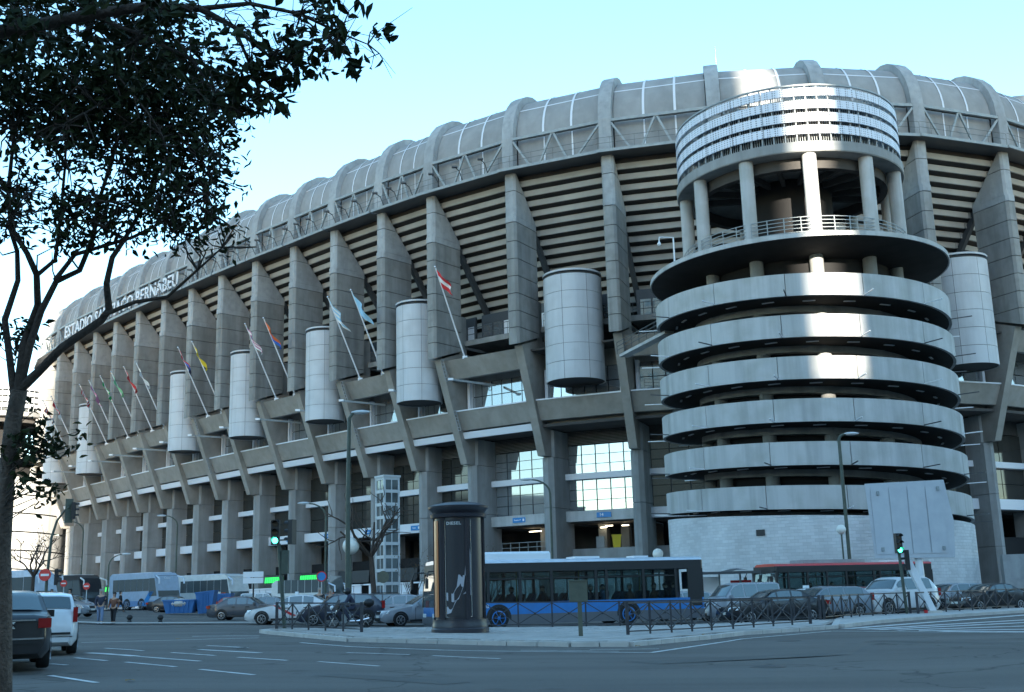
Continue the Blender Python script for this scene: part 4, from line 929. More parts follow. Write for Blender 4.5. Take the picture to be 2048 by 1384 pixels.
# ================================================================== advertising column
def morris():
    X, Y = -2.05, 40.2; z0 = gz(X)+.12
    principled('column_black', (.03, .028, .036), .35); principled('poster_dark', (.022, .02, .024), .55); principled('poster_leg', (.38, .38, .42), .5)
    principled('poster_orange', (.5, .16, .05), .3)
    r = empty('advertising_column', (X, Y, z0), label='tall black cylindrical advertising column with domed cap and a shoe poster', cat='advertising column')
    r.scale = (1, 1, .885)
    c = (X, Y, z0)
    def fl(rad, n=48, amp=.02): return rad
    mk('plinth', MB().lathe(c, [(.01, 0), (1.0, 0), (1.0, .16), (.97, .2), (.97, .3), (.95, .36), (.95, .52), (.01, .52)], 40), 'column_black', r, smooth=35)
    mk('shaft', MB().lathe(c, [(.84, .5), (.84, 4.42)], 48), 'column_black', r, smooth=40)
    for i in range(6):
        a = math.radians(-90+20)+i*PI/3-PI/6*1.0
        a = math.radians(-128)+i*math.radians(60)
        for d in (-.06, 0, .06): mk('pilaster', MB().bar((X+.88*math.cos(a+d), Y+.88*math.sin(a+d), z0+.5), (X+.88*math.cos(a+d), Y+.88*math.sin(a+d), z0+4.4), .05), 'column_black', r)
    a0, a1 = math.radians(-120), math.radians(-76)
    p = mk('poster', MB().lathe(c, [(.862, .62), (.862, 4.3)], 14, math.radians(-121), math.radians(-58)), 'poster_dark', r, smooth=40)
    # poster figure as flat print following the curve: u in [0,1] across, v height
    def U(u, v, k=.868): a = math.radians(-121+63*u); return (X+k*math.cos(a), Y+k*math.sin(a), z0+.62+3.68*v)
    def shape(pts, mat, nm='print'):
        mk(nm, MB().add([U(*q) for q in pts], [tuple(range(len(pts)))]), mat, p)
    shape([(.04, .17), (.3, .15), (.5, .18), (.68, .31), (.74, .42), (.5, .43), (.44, .31), (.3, .235), (.04, .25)], 'poster_leg')
    shape([(.72, .42), (.78, .58), (.78, .74), (.89, .95), (.94, .95), (.84, .74), (.85, .58), (.78, .42)], 'poster_leg')
    shape([(.84, .80), (.88, .82), (.97, .62), (.97, .35), (.93, .25), (.93, .6)], 'poster_leg')
    shape([(.05, .03), (.2, .04), (.5, .1), (.96, .22), (.96, .30), (.7, .24), (.4, .16), (.05, .10)], 'poster_leg')
    tx = text_mb('DIESEL', .16, .001, 1.1, .006); x0_ = min(q[0] for q in tx.v)
    tx.v = [U(.08+(q[0]-x0_)/.93*1.0, .975+q[2]/3.68-.012, .872) for q in tx.v]
    mk('poster_lettering', tx, 'sign_white', p)
    for u in (0.02, .98): mk('poster_frame', MB().bar(U(u, 0, .875), U(u, 1, .875), .03), 'chrome', r)
    mk('poster_frame', MB().bar(U(.02, 0, .88), U(.98, 0, .88), .03), 'chrome', r)
    mk('side_poster', MB().lathe(c, [(.865, .62), (.865, 4.3)], 6, math.radians(-181), math.radians(-143)), 'poster_orange', r, smooth=40)
    mk('cornice', MB().lathe(c, [(.86, 4.4), (.98, 4.42), (1.0, 4.55), (.9, 4.58), (.95, 4.66), (1.06, 4.78), (1.07, 4.86), (.9, 4.95), (.5, 5.03), (.01, 5.06)], 48), 'column_black', r, smooth=30)
morris()
# square panel on a post
noisy('panel_olive', (.11, .115, .085), (.085, .09, .07), 4, rough=.6)
r = empty('sign_post', (1.85, 35.6, gz(1.85)+.12), label='square olive metal panel seen from behind on a short post before the blue bus', cat='sign')
mk('post', MB().box((1.85, 35.6, gz(1.85)+.62), (.13, .1, 1.1)), 'panel_olive', r); mk('panel', MB().box((1.82, 35.55, gz(1.85)+1.47), (.56, .07, .62)), 'panel_olive', r)
mk('panel_rim', MB().box((1.82, 35.54, gz(1.85)+1.79), (.6, .1, .04)), 'panel_olive', r)
# ================================================================== traffic lights
def head(mb_parent, c, rz, lit=None, n=3, sz=1.0):
    """signal head: lamps face local -y rotated by rz"""
    M_ = Matrix.Translation(c) @ Matrix.Rotation(rz, 4, 'Z') @ Matrix.Scale(sz, 4)
    h = mk('signal_head', xf(MB().box((0, 0, 0), (.32, .2, .32*n)), M_), 'trim_black', mb_parent)
    for i in range(n):
        z = (n-1)*.16-i*.32
        ln = MB().lathe((0, 0, 0), [(.001, .0), (.08, .01), (.115, .0)], 14); xf(ln, M_ @ Matrix.Translation((0, -.105, z)) @ Matrix.Rotation(PI/2, 4, 'X'))
        mk('lens', ln, 'signal_green' if lit == i else 'signal_off', h)
        vz = MB().lathe((0, 0, 0), [(.13, 0), (.13, .2)], 12, PI*.05, PI*.95); xf(vz, M_ @ Matrix.Translation((0, -.1, z)) @ Matrix.Rotation(PI/2, 4, 'X'))
        mk('visor', vz, 'trim_black', h)
    return h
def traffic_light(X, Y, H, label, heads, lean=0.0, box=False):
    z = gz(X)+.1
    r = empty('traffic_light', (X, Y, z), label=label, cat='traffic light', group='traffic lights')
    mk('pole', MB().tube([(X, Y, z-.1), (X+lean*.5, Y, z+H*.5), (X+lean, Y, z+H)], .075, 10), 'pole_green', r, smooth=50)
    if box: mk('control_box', MB().box((X-.02, Y, z+2.55), (.26, .26, .9)), 'pole_green', r)
    for dx, dy, dz, rz, lit in heads:
        p = (X+lean+dx, Y+dy, z+H+dz); head(r, p, rz, lit)
        mk('head_bracket', MB().bar((X+lean, Y, p[2]-.3), (p[0], p[1], p[2]-.3), .05), 'pole_green', r)
    return r
traffic_light(-9.05, 44.9, 3.25, 'traffic light showing green on the left end of the island, with two heads', [(-.13, -.05, .45, .05, 2), (.5, .05, .45, -PI/2-.35, None)], -.28, True)
traffic_light(18.6, 56.0, 2.9, 'traffic light showing green in front of the pale billboard', [(-.02, -.1, .45, .25, 2), (.38, .05, -.35, -PI/2-.2, None)], -.1)
# tall curved signal pole on the left, with a no entry disc
X, Y = -31.3, 76.6; z = gz(X)
r = empty('signal_mast', (X, Y, z), label='tall curved green signal mast on the left carrying a red no-entry disc', cat='traffic light')
mk('pole', MB().tube([(X, Y, z), (X, Y, z+2.5), (X+.15, Y, z+5.2), (X+.45, Y, z+6.3), (X+.95, Y, z+7.0), (X+1.25, Y, z+7.2)], [.11, .1, .09, .08, .07, .07], 10), 'pole_green', r, smooth=50)
mk('backboard', MB().box((X+1.2, Y+.05, z+6.95), (.5, .06, 1.6), .5), 'pole_green', r)
head(r, (X+1.55, Y-.05, z+6.95), PI/2+.2, None, 3, 1.15); head(r, (X+.62, Y, z+2.6), PI/2+.3, None, 3, 1.1)
def noentry(parent, X, Y, z, rad):
    d = MB().lathe((0, 0, 0), [(.001, 0), (rad, 0), (rad, .03), (.001, .03)], 24); xf(d, Matrix.Translation((X, Y, z)) @ Matrix.Rotation(PI/2, 4, 'X'))
    o = mk('sign_disc', d, 'sign_red', parent); mk('sign_bar', MB().box((X, Y-.04, z), (rad*1.35, .02, rad*.36)), 'sign_white', o)
noentry(r, X-.05, Y-.2, z+2.75, .4)
for (X, Y, h, lb) in ((-36.0, 91.5, 2.5, 'small no-entry sign on a thin post before the white coach'), (-33.8, 90.5, 2.3, 'small no-entry sign on a thin post left of the walking couple')):
    r = empty('road_sign', (X, Y, gz(X)), label=lb, cat='sign', group='no entry signs')
    mk('post', MB().tube([(X, Y, gz(X)), (X, Y, gz(X)+h)], .035, 6), 'lamp_head', r); noentry(r, X, Y-.06, gz(X)+h-.2, .27)
for (X, Y, h, m, lb) in ((-16.0, 94.0, 3.0, 'sign_blue', 'round blue and red no-parking sign on a thin post'), (-9.0, 77.0, 2.6, 'panel_olive', 'round sign seen from behind beside the glass lift tower')):
    r = empty('road_sign', (X, Y, gz(X)), label=lb, cat='sign')
    mk('post', MB().tube([(X, Y, gz(X)), (X, Y, gz(X)+h)], .04, 6), 'lamp_head', r)
    d = MB().lathe((0, 0, 0), [(.001, 0), (.4, 0), (.4, .03), (.001, .03)], 20); xf(d, Matrix.Translation((X, Y-.05, gz(X)+h)) @ Matrix.Rotation(PI/2, 4, 'X')); o = mk('sign_disc', d, m, r)
    if m == 'sign_blue':
        d = MB().lathe((0, 0, 0), [(.34, -.01), (.42, -.01), (.42, .04), (.34, .04)], 20); xf(d, Matrix.Translation((X, Y-.06, gz(X)+h)) @ Matrix.Rotation(PI/2, 4, 'X')); mk('sign_rim', d, 'sign_red', o)
# direction boards
X, Y = -19.6, 85.5; z = gz(X)
r = empty('direction_sign', (X, Y, z), label='two stacked white direction boards on a dark post behind the grey saloon', cat='sign')
mk('post', MB().tube([(X, Y, z), (X, Y, z+3.3)], .06, 8), 'trim_black', r)
for dz in (3.05, 2.6): mk('board', MB().box((X, Y-.1, z+dz), (1.5, .06, .4)), 'white_metal', r)
# ================================================================== street lamps
def street_lamp(X, Y, H, reach, label, head_mat='lamp_head', straight=False, rad=.1):
    z = gz(X)
    r = empty('street_lamp', (X, Y, z), label=label, cat='street lamp', group='street lamps')
    if straight: pts = [(X, Y, z), (X, Y, z+H*.6), (X+.05, Y, z+H-.3), (X+reach, Y, z+H)]
    else:
        s = 1 if reach > 0 else -1; R = abs(reach)
        pts = [(X, Y, z), (X, Y, z+H*.5), (X, Y, z+H-R*.75)]+[(X+s*R*(1-math.cos(t)), Y, z+H-R*.75+R*.75*math.sin(t)) for t in (.3, .6, .9, 1.2, 1.5)]
    mk('pole', MB().tube(pts, [rad*(1-.45*i/(len(pts)-1)) for i in range(len(pts))], 8), 'pole_green', r, smooth=50)
    e = pts[-1]; s = 1 if reach > 0 else -1
    mk('lamp_housing', MB().loft([[(e[0]+s*t, e[1]+w_*math.cos(k*PI/5), e[2]+.02+w_*.6*math.sin(k*PI/5)) for k in range(10)] for t, w_ in ((-.1, .06), (.15, .17), (.5, .2), (.85, .1), (.95, .02))], True, True), head_mat, r, smooth=50)
    return r
street_lamp(-9.1, 61.6, 11.2, .28, 'tall dark street lamp rising in front of the stadium drums', straight=True, rad=.14)
street_lamp(22.0, 76.6, 11.6, .5, 'street lamp with curved arm in front of the ramp tower', rad=.13)
street_lamp(2.75, 92.0, 10.6, -1.6, 'street lamp with curved arm before the white-lit stadium glazing')
street_lamp(-16.2, 97.0, 9.2, -1.6, 'street lamp with curved arm over the white minibus')
street_lamp(-38.0, 128.0, 10.2, -1.5, 'distant street lamp before the far columns, above the orange-striped coach')
street_lamp(-54.2, 143.0, 10.8, -1.8, 'farthest street lamp at the left end of the stadium columns')
street_lamp(-45.5, 128.0, 6.0, 1.6, 'low street lamp above the silver-blue coach')
for (X, Y, h, rr, lb) in ((11.0, 90.5, 4.4, .42, 'globe lamp beside the gate left of the ramp tower'), (21.55, 76.4, 5.2, .32, 'globe lamp on the white tower wall beside the tall lamp post'), (-12.3, 84.8, 5.0, .62, 'large white globe lamp behind the tall lamp post')):
    r = empty('globe_lamp', (X, Y, gz(X)), label=lb, cat='street lamp', group='globe lamps')
    mk('post', MB().tube([(X, Y, gz(X)), (X, Y, gz(X)+h-rr)], .06, 8), 'pole_green', r); mk('globe', MB().sphere((X, Y, gz(X)+h), rr, 20, 12), 'lamp_globe', r, smooth=60)
# ================================================================== billboard
X, Y = 21.0, 60.3; z = gz(X)+.1
noisy('board_back', (.5, .52, .55), (.44, .46, .5), 1.5, rough=.45)
r = empty('billboard', (X, Y, z), label='large pale blue billboard seen from behind on a slanting white pole', cat='billboard')
mk('pole', MB().tube([(X, Y, z), (X-.12, Y, z+3.4)], .2, 14), 'white_metal', r, smooth=50)
bw = [(X-2.55, z+2.75), (X+1.78, z+2.72), (X+1.92, z+4.6), (X+1.6, z+6.75), (X-2.75, z+6.6)]
bp = MB().prism([(x, Y-.35+(x-X)*.12, zz) for x, zz in bw], 0, 0, (.18, .5, 0)); mk('board', bp, 'board_back', r)
for i, (x0, x1) in enumerate(((-2.45, -1.5), (-1.45, -.5), (-.45, .5), (.55, 1.45))):
    mk('back_panel', MB().prism([(X+x0, Y-.37+x0*.12, z+2.95), (X+x1, Y-.37+x1*.12, z+2.95), (X+x1-.02, Y-.37+x1*.12, z+6.45), (X+x0-.02, Y-.37+x0*.12, z+6.4)], 0, 0, (0, -.015, 0)), 'board_back', r)
for x, zz in ((-2.1, 6.1), (1.2, 6.3), (-2.1, 3.2), (1.2, 3.2)): mk('fixing', MB().box((X+x, Y-.42+x*.12, z+zz), (.14, .08, .2)), 'steel_grey', r)
r = empty('leaning_post', (19.95, 56.2, gz(20)+.1), label='white post leaning against the green traffic light pole', cat='post')
mk('shaft', MB().bar((19.95, 56.2, gz(20)+.1), (18.95, 56.2, gz(20)+2.6), .3, .3), 'white_metal', r); mk('foot', MB().box((19.8, 56.1, gz(20)+.16), (.9, .5, .14)), 'kerb_stone', r); mk('reflector', MB().box((19.45, 55.85, gz(20)+.2), (.16, .1, .14)), 'sign_red', r)
# ================================================================== bollards, skips
for (X, Y, lb) in ((-22.6, 67.4, 'dark ball bollard nearer the walking couple'), (-20.75, 67.2, 'dark ball bollard in front of the blue skip')):
    mk('bollard', MB().lathe((X, Y, gz(X)), [(.01, 0), (.13, 0), (.12, .12), (.09, .16), (.14, .2), (.18, .29), (.14, .40), (.07, .45), (.01, .46)], 14), 'trim_black', smooth=50, label=lb, cat='bollard', group='ball bollards')
def skip_bin(X, Y, L, W, H0, H1, rz, label, rubble=False):
    z = gz(X)+.12; M_ = Matrix.Translation((X, Y, z)) @ Matrix.Rotation(rz, 4, 'Z')
    r = empty('skip', (X, Y, z), label=label, cat='skip', group='blue skips')
    t = .06
    body = MB()
    q0 = [(-L/2+.25, -W/2+.1, 0), (L/2-.25, -W/2+.1, 0), (L/2-.25, W/2-.1, 0), (-L/2+.25, W/2-.1, 0)]; q1 = [(-L/2, -W/2, H0), (L/2, -W/2, H1), (L/2, W/2, H1), (-L/2, W/2, H0)]
    q2 = [(-L/2+t, -W/2+t, H0), (L/2-t, -W/2+t, H1), (L/2-t, W/2-t, H1), (-L/2+t, W/2-t, H0)]; q3 = [(x*.9, y*.85, .15) for x, y, _ in q0]
    body.loft([q0, q1, q2, q3], True, True); mk('body', xf(body, M_), 'skip_blue', r)
    for i in range(5): x = -L/2+.5+i*(L-1.0)/4; mk('rib', xf(MB().bar((x*.93, -W/2+.07, .05), (x, -W/2-.04, min(H0, H1)-.05), .09), M_), 'skip_blue', r)
    mk('rim', xf(MB().bar(q1[0], q1[1], .1).bar(q1[1], q1[2], .1).bar(q1[2], q1[3], .1).bar(q1[3], q1[0], .1), M_), 'skip_blue', r)
    if rubble: mk('rubble', xf(MB().sphere((0, 0, min(H0, H1)-.25), 1.0, 12, 6, .4), M_), 'kerb_stone', r)
skip_bin(-26.9, 92.3, 2.5, 1.6, 1.0, 1.0, .05, 'low open blue skip full of rubble beside the silver-blue coach', True)
skip_bin(-25.0, 92.8, 1.5, 1.5, 1.6, 1.75, .05, 'taller blue skip directly right of the rubble-filled skip'); skip_bin(-26.6, 104.0, 1.8, 1.5, 1.5, 1.5, .05, 'blue skip partly hidden behind the grey saloon')
# ================================================================== vehicles in place
for n_, c_ in (('paint_white', (.74, .75, .77)), ('paint_dark', (.02, .021, .026)), ('paint_black', (.010, .010, .014)), ('paint_silver', (.36, .39, .44)), ('paint_grey', (.13, .14, .16)), ('paint_bluegrey', (.2, .24, .29)), ('paint_navy', (.02, .026, .05)), ('paint_red', (.25, .02, .02)), ('paint_darkgrey', (.07, .075, .09)), ('bus_blue', (.02, .2, .56)), ('bus_grey', (.12, .13, .15)), ('bus_white', (.6, .68, .78)), ('bus_red', (.62, .016, .02)), ('coach_blue', (.13, .27, .5)), ('coach_silver', (.36, .46, .58)), ('coach_cream', (.66, .68, .66)), ('livery_orange', (.65, .12, .03))): paint(n_, c_)
G = 'cars queuing round the island'
t_ = car('sedan', -11.2, 58.0, 2, 'paint_white', 'white taxi saloon with a red diagonal door stripe, behind the left traffic light', name='taxi', group=G, taxi=True)
for s in (-1, 1): mk('door_stripe', MB().prism([(.75, s*.905, .95), (.95, s*.905, .95), (.0, s*.915, .42), (-.25, s*.915, .42)], 0, 0, (0, s*.004, 0)), 'sign_red', t_, rel=False)
car('sedan', -16.9, 72.3, 178, 'paint_darkgrey', 'dark grey saloon facing right behind the white taxi', group=G)
car('sedan', -17.4, 83.0, 178, 'paint_bluegrey', 'blue-grey saloon half hidden beyond the white taxi', group=G)
car('van', -23.2, 105.5, 175, 'paint_white', 'small white van below the direction boards', group=G, cat='van', name='van')
car('hatch', -8.45, 54.9, 12, 'paint_navy', 'dark navy hatchback behind the motorcycle', group=G)
car('sedan', -6.4, 60.6, 6, 'paint_silver', 'silver saloon between the navy hatchback and the blue bus', group=G)
car('sedan', -4.35, 54.6, 20, 'paint_silver', 'silver-grey saloon nosing out beside the front of the blue bus', group=G)
car('estate', -9.2, 72.5, 4, 'paint_dark', 'dark estate with roof rails beyond the silver saloon', group=G, rack=True)
car('hatch', -6.5, 75.5, 5, 'paint_silver', 'silver hatchback whose roof shows just left of the blue bus front', group=G)
car('estate', -12.0, 70.4, 5, 'paint_darkgrey', 'dark estate beyond the taxi roof, near the two grey-haired people', group=G)
car('hatch', 8.3, 60.5, 20, 'paint_silver', 'silver hatchback peeping out behind the rear of the blue bus', group=G)
car('van', 10.6, 56.3, 22, 'paint_silver', 'pale silver high-roofed van right of the blue bus', group=G, cat='van', name='van')
car('sedan', 11.0, 50.6, 15, 'paint_black', 'black saloon behind the middle railing', group=G)
car('sedan', 14.1, 57.3, 21, 'paint_white', 'white taxi saloon hidden behind the black saloon', group=G, taxi=True, name='taxi')
car('estate', 14.6, 56.0, 20, 'paint_bluegrey', 'grey estate car between the black saloon and the white off-roader', group=G, rack=True)
car('suv', 18.75, 58.3, 32, 'paint_white', 'white compact off-road car behind the right traffic light', group=G, scale=1.12)
car('hatch', 17.4, 62.0, 22, 'paint_red', 'dark red car mostly hidden between the grey estate and the white off-roader', group=G)
car('estate', 24.2, 65.2, 22, 'paint_silver', 'silver estate behind the billboard pole', group=G)
car('sedan', 25.2, 62.6, 24, 'paint_dark', 'dark saloon behind the right-hand railing', group=G)
car('hatch', 30.2, 65.3, 26, 'paint_darkgrey', 'dark grey car cut by the right edge of the picture', group=G)
bc = car('sedan', -10.28, 22.9, -65, 'paint_black', 'black saloon seen from behind at the lower left', plate='9993 FWM', gl='car_glass', scale=1.0)
for i_ in range(4): mk('badge_ring', MB().loft([[(-2.352-.012*math.cos(q), (i_-1.5)*.085+(.055+.01*math.sin(q))*math.cos(2*PI*k/16), .955+(.055+.01*math.sin(q))*math.sin(2*PI*k/16)) for q in (0, PI/2, PI, 3*PI/2)] for k in range(17)], True), 'chrome', bc, rel=False)
mk('chrome_strip', MB().box((-2.36, 0, .885), (.03, 1.2, .025)), 'chrome', bc, rel=False); mk('bumper_strip', MB().box((-2.37, 0, .56), (.03, 1.5, .03)), 'chrome', bc, rel=False)
car('hatch', -11.85, 28.6, -66, 'paint_white', 'white hatchback seen from behind beyond the black saloon', plate='7 CXN', scale=.99)
car('hatch', -30.2, 77.0, 172, 'paint_bluegrey', 'grey hatchback facing right beyond the white hatchback', group=G)
car('hatch', -41.5, 108, 150, 'paint_silver', 'small silver car parked before the dark coach', group=G)
car('sedan', -30.2, 102.0, 178, 'paint_dark', 'dark saloon parked behind the rubble skip', group=G)
car('hatch', -24.7, 103.0, 178, 'paint_red', 'dark red car beyond the dark grey saloon', group=G)
bus = city_bus(2.1, 52.3, 18, 'bus_blue', 'bus_grey', 'bus_white', 'blue and black single-deck city bus with white roof pod in mid picture', 'EMT 4833', L=12.6)
def busM(b): return Matrix.Translation(b.location) @ Matrix.Rotation(b.rotation_euler.z, 4, 'Z')
for i, (x, y, s_, h_) in enumerate(((-.2, .8, 'cloth_grey', 'hair_dark'), (-.9, .8, 'cloth_navy', 'hair_grey'), (-1.5, .75, 'jeans', 'hair_dark'), (-2.8, .8, 'cloth_brown', 'hair_grey'), (-4.0, .8, 'cloth_brown', 'hair_dark'), (-4.6, .7, 'cloth_black', 'hair_dark'), (1.3, .6, 'cloth_black', 'hair_dark'), (2.4, -.5, 'cloth_black', 'hair_dark'), (-5.0, .8, 'cloth_navy', 'hair_dark'))):
    bust('person', busM(bus), x, y, .95, s_, h_, ['passenger in grey at the middle window of the blue bus', 'grey-haired passenger in navy just behind the middle window of the blue bus', 'passenger in blue denim in the rear half of the blue bus', 'grey-haired passenger in brown in the rear half of the blue bus', 'dark-haired passenger in brown near the back of the blue bus', 'passenger in black near the back of the blue bus', 'passenger in black near the front of the blue bus, window side', 'passenger in black near the front of the blue bus, far side', 'rearmost passenger of the blue bus, in navy'][i], 'passengers in the blue bus')
rb = city_bus(20.7, 73.6, 22, 'bus_red', 'bus_red', 'bus_red', 'red and black single-deck city bus in front of the white tower wall', None, pod=False)
for i, x in enumerate((3.2, 1.6, -.8, -2.2)): bust('person', busM(rb), x, .8, .95, 'cloth_black', 'hair_dark', ['foremost passenger at a window of the red bus', 'second passenger from the front of the red bus', 'third passenger from the front of the red bus', 'rearmost passenger of the red bus'][i], 'passengers in the red bus')
coach(-36.4, 112.5, 142, 'coach_silver', 'coach_blue', 'bus_white', 'silver-blue touring coach facing right behind the walking woman', 'sign_blue', words='Cesar', L=8.2)
coach(-30.8, 116.5, 146, 'coach_cream', 'coach_cream', 'bus_white', 'cream touring coach with an orange slash, right of the silver-blue coach', 'livery_orange', words='Bustour', L=8.2)
coach(-45.5, 100.0, 160, 'bus_white', 'bus_white', 'bus_white', 'white coach at the far left behind the bare tree')
coach(-47.5, 118.0, 150, 'paint_dark', 'paint_dark', 'coach_cream', 'dark coach between the white coach and the walking couple')
coach(-19.0, 105.0, 158, 'coach_cream', 'coach_cream', 'bus_white', 'small cream minibus beyond the white taxi', 'livery_orange', L=6.5, H=2.9)
# parked trailer with printed side at the right edge
X, Y = 37.6, 84.5; z = gz(X)
r = empty('trailer', (X, Y, z), -.3, label='grey trailer with a printed swirl, at the right edge beneath the lit stairs', cat='trailer')
mk('box', MB().box((0, 0, 2.0), (4.2, 2.2, 2.9)), 'concrete_cap', r, rel=False)
mk('print', MB().lathe((0, 0, 0), [(1.0, 0), (1.25, 0)], 24, PI*.6, PI*1.6), 'sign_white', r, rel=False); r.children[-1].location = (.6, -1.13, 2.2); r.children[-1].rotation_euler = (PI/2, 0, 0)
mk('print', MB().box((1.0, -1.115, 2.1), (1.7, .02, 1.6)), 'trim_black', r, rel=False); wheels(r, (-1.2, 1.2), 1.1, .45, .3)
# ================================================================== motorcycle and rider
def motorcycle(X, Y, a):
    r = empty('motorcycle', (X, Y, gz(X)), PI+math.radians(a), label='black motorcycle with a top case, ridden past the island railing', cat='motorcycle')
    for x in (.72, -.72):
        wo = mk('wheel', MB().loft([[(x+(.30+.045*math.cos(t))*math.cos(2*PI*k/20), .05*math.sin(t), .33+(.30+.045*math.cos(t))*math.sin(2*PI*k/20)) for t in [2*PI*q/8 for q in range(8)]] for k in range(21)], True), 'tyre', r, smooth=60, rel=False)
        sp = MB()
        for k in range(6): sp.bar((x, 0, .33), (x+.28*math.cos(k*PI/3), 0, .33+.28*math.sin(k*PI/3)), .03)
        mk('spokes', sp, 'rim', wo, rel=False)
    for s in (-1, 1): mk('fork', MB().tube([(.72, s*.09, .33), (.42, s*.09, .95)], .028, 6), 'chrome', r, rel=False)
    mk('frame', MB().tube([(.45, 0, .9), (.1, 0, .6), (-.3, 0, .5), (-.72, 0, .35)], .05, 6), 'trim_black', r, rel=False)
    mk('engine', MB().box((.05, 0, .42), (.5, .3, .36)), 'steel_grey', r, rel=False); mk('tank', MB().sphere((.18, 0, .82), .24, 12, 8, .7), 'paint_black', r, smooth=60, rel=False)
    mk('seat', MB().hexa([(-.65, -.13, .74), (0, -.13, .72), (0, .13, .72), (-.65, .13, .74), (-.65, -.12, .86), (0, -.12, .8), (0, .12, .8), (-.65, .12, .86)]), 'trim_black', r, rel=False)
    mk('exhaust', MB().tube([(.05, .16, .3), (-.4, .19, .3), (-.85, .2, .4)], [.035, .05, .055], 8), 'chrome', r, rel=False)
    mk('fairing', MB().hexa([(.5, -.2, .8), (.75, -.12, .78), (.75, .12, .78), (.5, .2, .8), (.38, -.18, 1.2), (.48, -.1, 1.22), (.48, .1, 1.22), (.38, .18, 1.2)]), 'paint_black', r, rel=False)
    mk('headlight', MB().sphere((.72, 0, .88), .1, 10, 8), 'lens_white', r, smooth=60, rel=False); mk('mudguard', MB().box((.74, 0, .69), (.4, .12, .05)), 'paint_silver', r, rel=False)
    mk('handlebar', MB().tube([(.35, -.36, 1.02), (.42, 0, 1.0), (.35, .36, 1.02)], .02, 6), 'trim_black', r, rel=False)
    tc = mk('top_case', MB().sphere((-.85, 0, 1.05), .24, 12, 8, .75), 'trim_black', r, smooth=60, rel=False); mk('case_rack', MB().box((-.75, 0, .86), (.4, .2, .04)), 'trim_black', r, rel=False)
    # rider
    p = empty('person', (X, Y, gz(X)), PI+math.radians(a), label='motorcycle rider in dark jacket and black helmet, leaning forward', cat='person')
    P = [(-.22, 0, .88), (-.15, 0, 1.1), (-.03, 0, 1.32), (.02, 0, 1.42), (.06, 0, 1.52)]; E_ = [(0, 1), (1, 2), (2, 3), (3, 4)]; R_ = [.15, .16, .15, .06, .1]
    for s in (-1, 1):
        b = len(P); P += [(-.18, s*.12, .85), (.2, s*.22, .78), (.0, s*.22, .38), (.12, s*.22, .33)]; E_ += [(0, b), (b, b+1), (b+1, b+2), (b+2, b+3)]; R_ += [.1, .08, .06, .045]
        b = len(P); P += [(.0, s*.2, 1.3), (.14, s*.3, 1.08), (.36, s*.33, 1.05)]; E_ += [(2, b), (b, b+1), (b+1, b+2)]; R_ += [.075, .06, .045]
    skin_mesh('body', P, E_, R_, 'cloth_navy', p)
    mk('helmet', MB().sphere((.07, 0, 1.56), .145, 14, 10, 1.05), 'trim_black', p, smooth=60, rel=False); mk('visor', MB().sphere((.11, 0, 1.56), .125, 12, 8, .55), 'car_glass', p, smooth=60, rel=False)
motorcycle(-7.35, 50.2, 12)
# ================================================================== people
R_ = math.radians
person(-23.3, 64.6, R_(-75), 1.82, 'cloth_navy', 'jeans', 'hair_grey', 'man in dark jumper and blue jeans walking beside a woman in brown', .2, (.1, .05), feet='cloth_grey')
person(-22.6, 64.7, R_(-85), 1.66, 'cloth_brown', 'cloth_black', 'hair_dark', 'woman in brown jacket and black trousers walking beside the man in jeans', .16, (.1, .08), longhair=True)
person(-33.9, 98.6, R_(8), 1.72, 'cloth_black', 'cloth_black', 'hair_dark', 'woman in a long black coat walking right in front of the silver-blue coach', .3, (.15, 0), longhair=True, coat=True)
person(-34.9, 86.5, R_(-60), 1.78, 'cloth_black', 'cloth_black', 'hair_dark', 'person in black standing below the no-entry signal mast', .05, (.03, .02))
person(-32.4, 83.5, R_(-100), 1.82, 'cloth_black', 'cloth_navy', 'hair_dark', 'person in dark coat standing behind the white hatchback', .05, (.03, .02), coat=True)
person(-37.5, 93.5, R_(-70), 1.7, 'cloth_brown', 'cloth_black', 'hair_grey', 'person in brown waiting beside the dark coach', .05, (.03, .02))
person(-10.9, 63.4, R_(-80), 1.76, 'cloth_black', 'cloth_black', 'hair_grey', 'grey-haired person in black between the taxi and the navy hatchback', .06, (.03, .03))
person(-10.35, 63.7, R_(-95), 1.68, 'cloth_brown', 'cloth_black', 'hair_grey', 'grey-haired person in brown at the elbow of the one in black', .06, (.03, .03))
# ================================================================== things on and around the stadium
def gate_sign(j, f, words, big=False):
    og = 6.6 if j in (6, 7, 5) else 6.0
    c = BP(j, f, og-.66, 5.40); X_ = -FT[j]; Y_ = FNI[j]; W_, H_ = 1.05*SS, .36*SS
    r = mk('gate_sign', MB().hexa([c+X_*a*W_/2+Y_*b*.03+Vector((0, 0, e*H_/2)) for a, b, e in ((-1, 1, -1), (1, 1, -1), (1, -1, -1), (-1, -1, -1), (-1, 1, 1), (1, 1, 1), (1, -1, 1), (-1, -1, 1))]), 'sign_blue', stadium)
    M_ = Matrix((X_, Y_, Vector((0, 0, 1)))).transposed().to_4x4()
    if big: tx = text_mb(words, .42, .004, 1.0, .01); M_.translation = c-X_*W_*.17-Y_*.05
    else: tx = text_mb(words, .2, .004, 1.0, .004); M_.translation = c-X_*W_*.12-Y_*.05
    mk('sign_lettering', xf(tx, M_), 'sign_white', r)
    if not big:
        d = MB().box((0, 0, 0), (.18, .02, .24)); M_.translation = c+X_*W_*.36-Y_*.05; mk('sign_crest', xf(d, M_), 'sign_white', r)
gate_sign(6, .47, '14', True); gate_sign(7, .55, 'Puerta 17')
for j, f in ((8, .3), (9, .3), (10, .3), (11, .28), (12, .25)): gate_sign(j, f, 'Puerta')
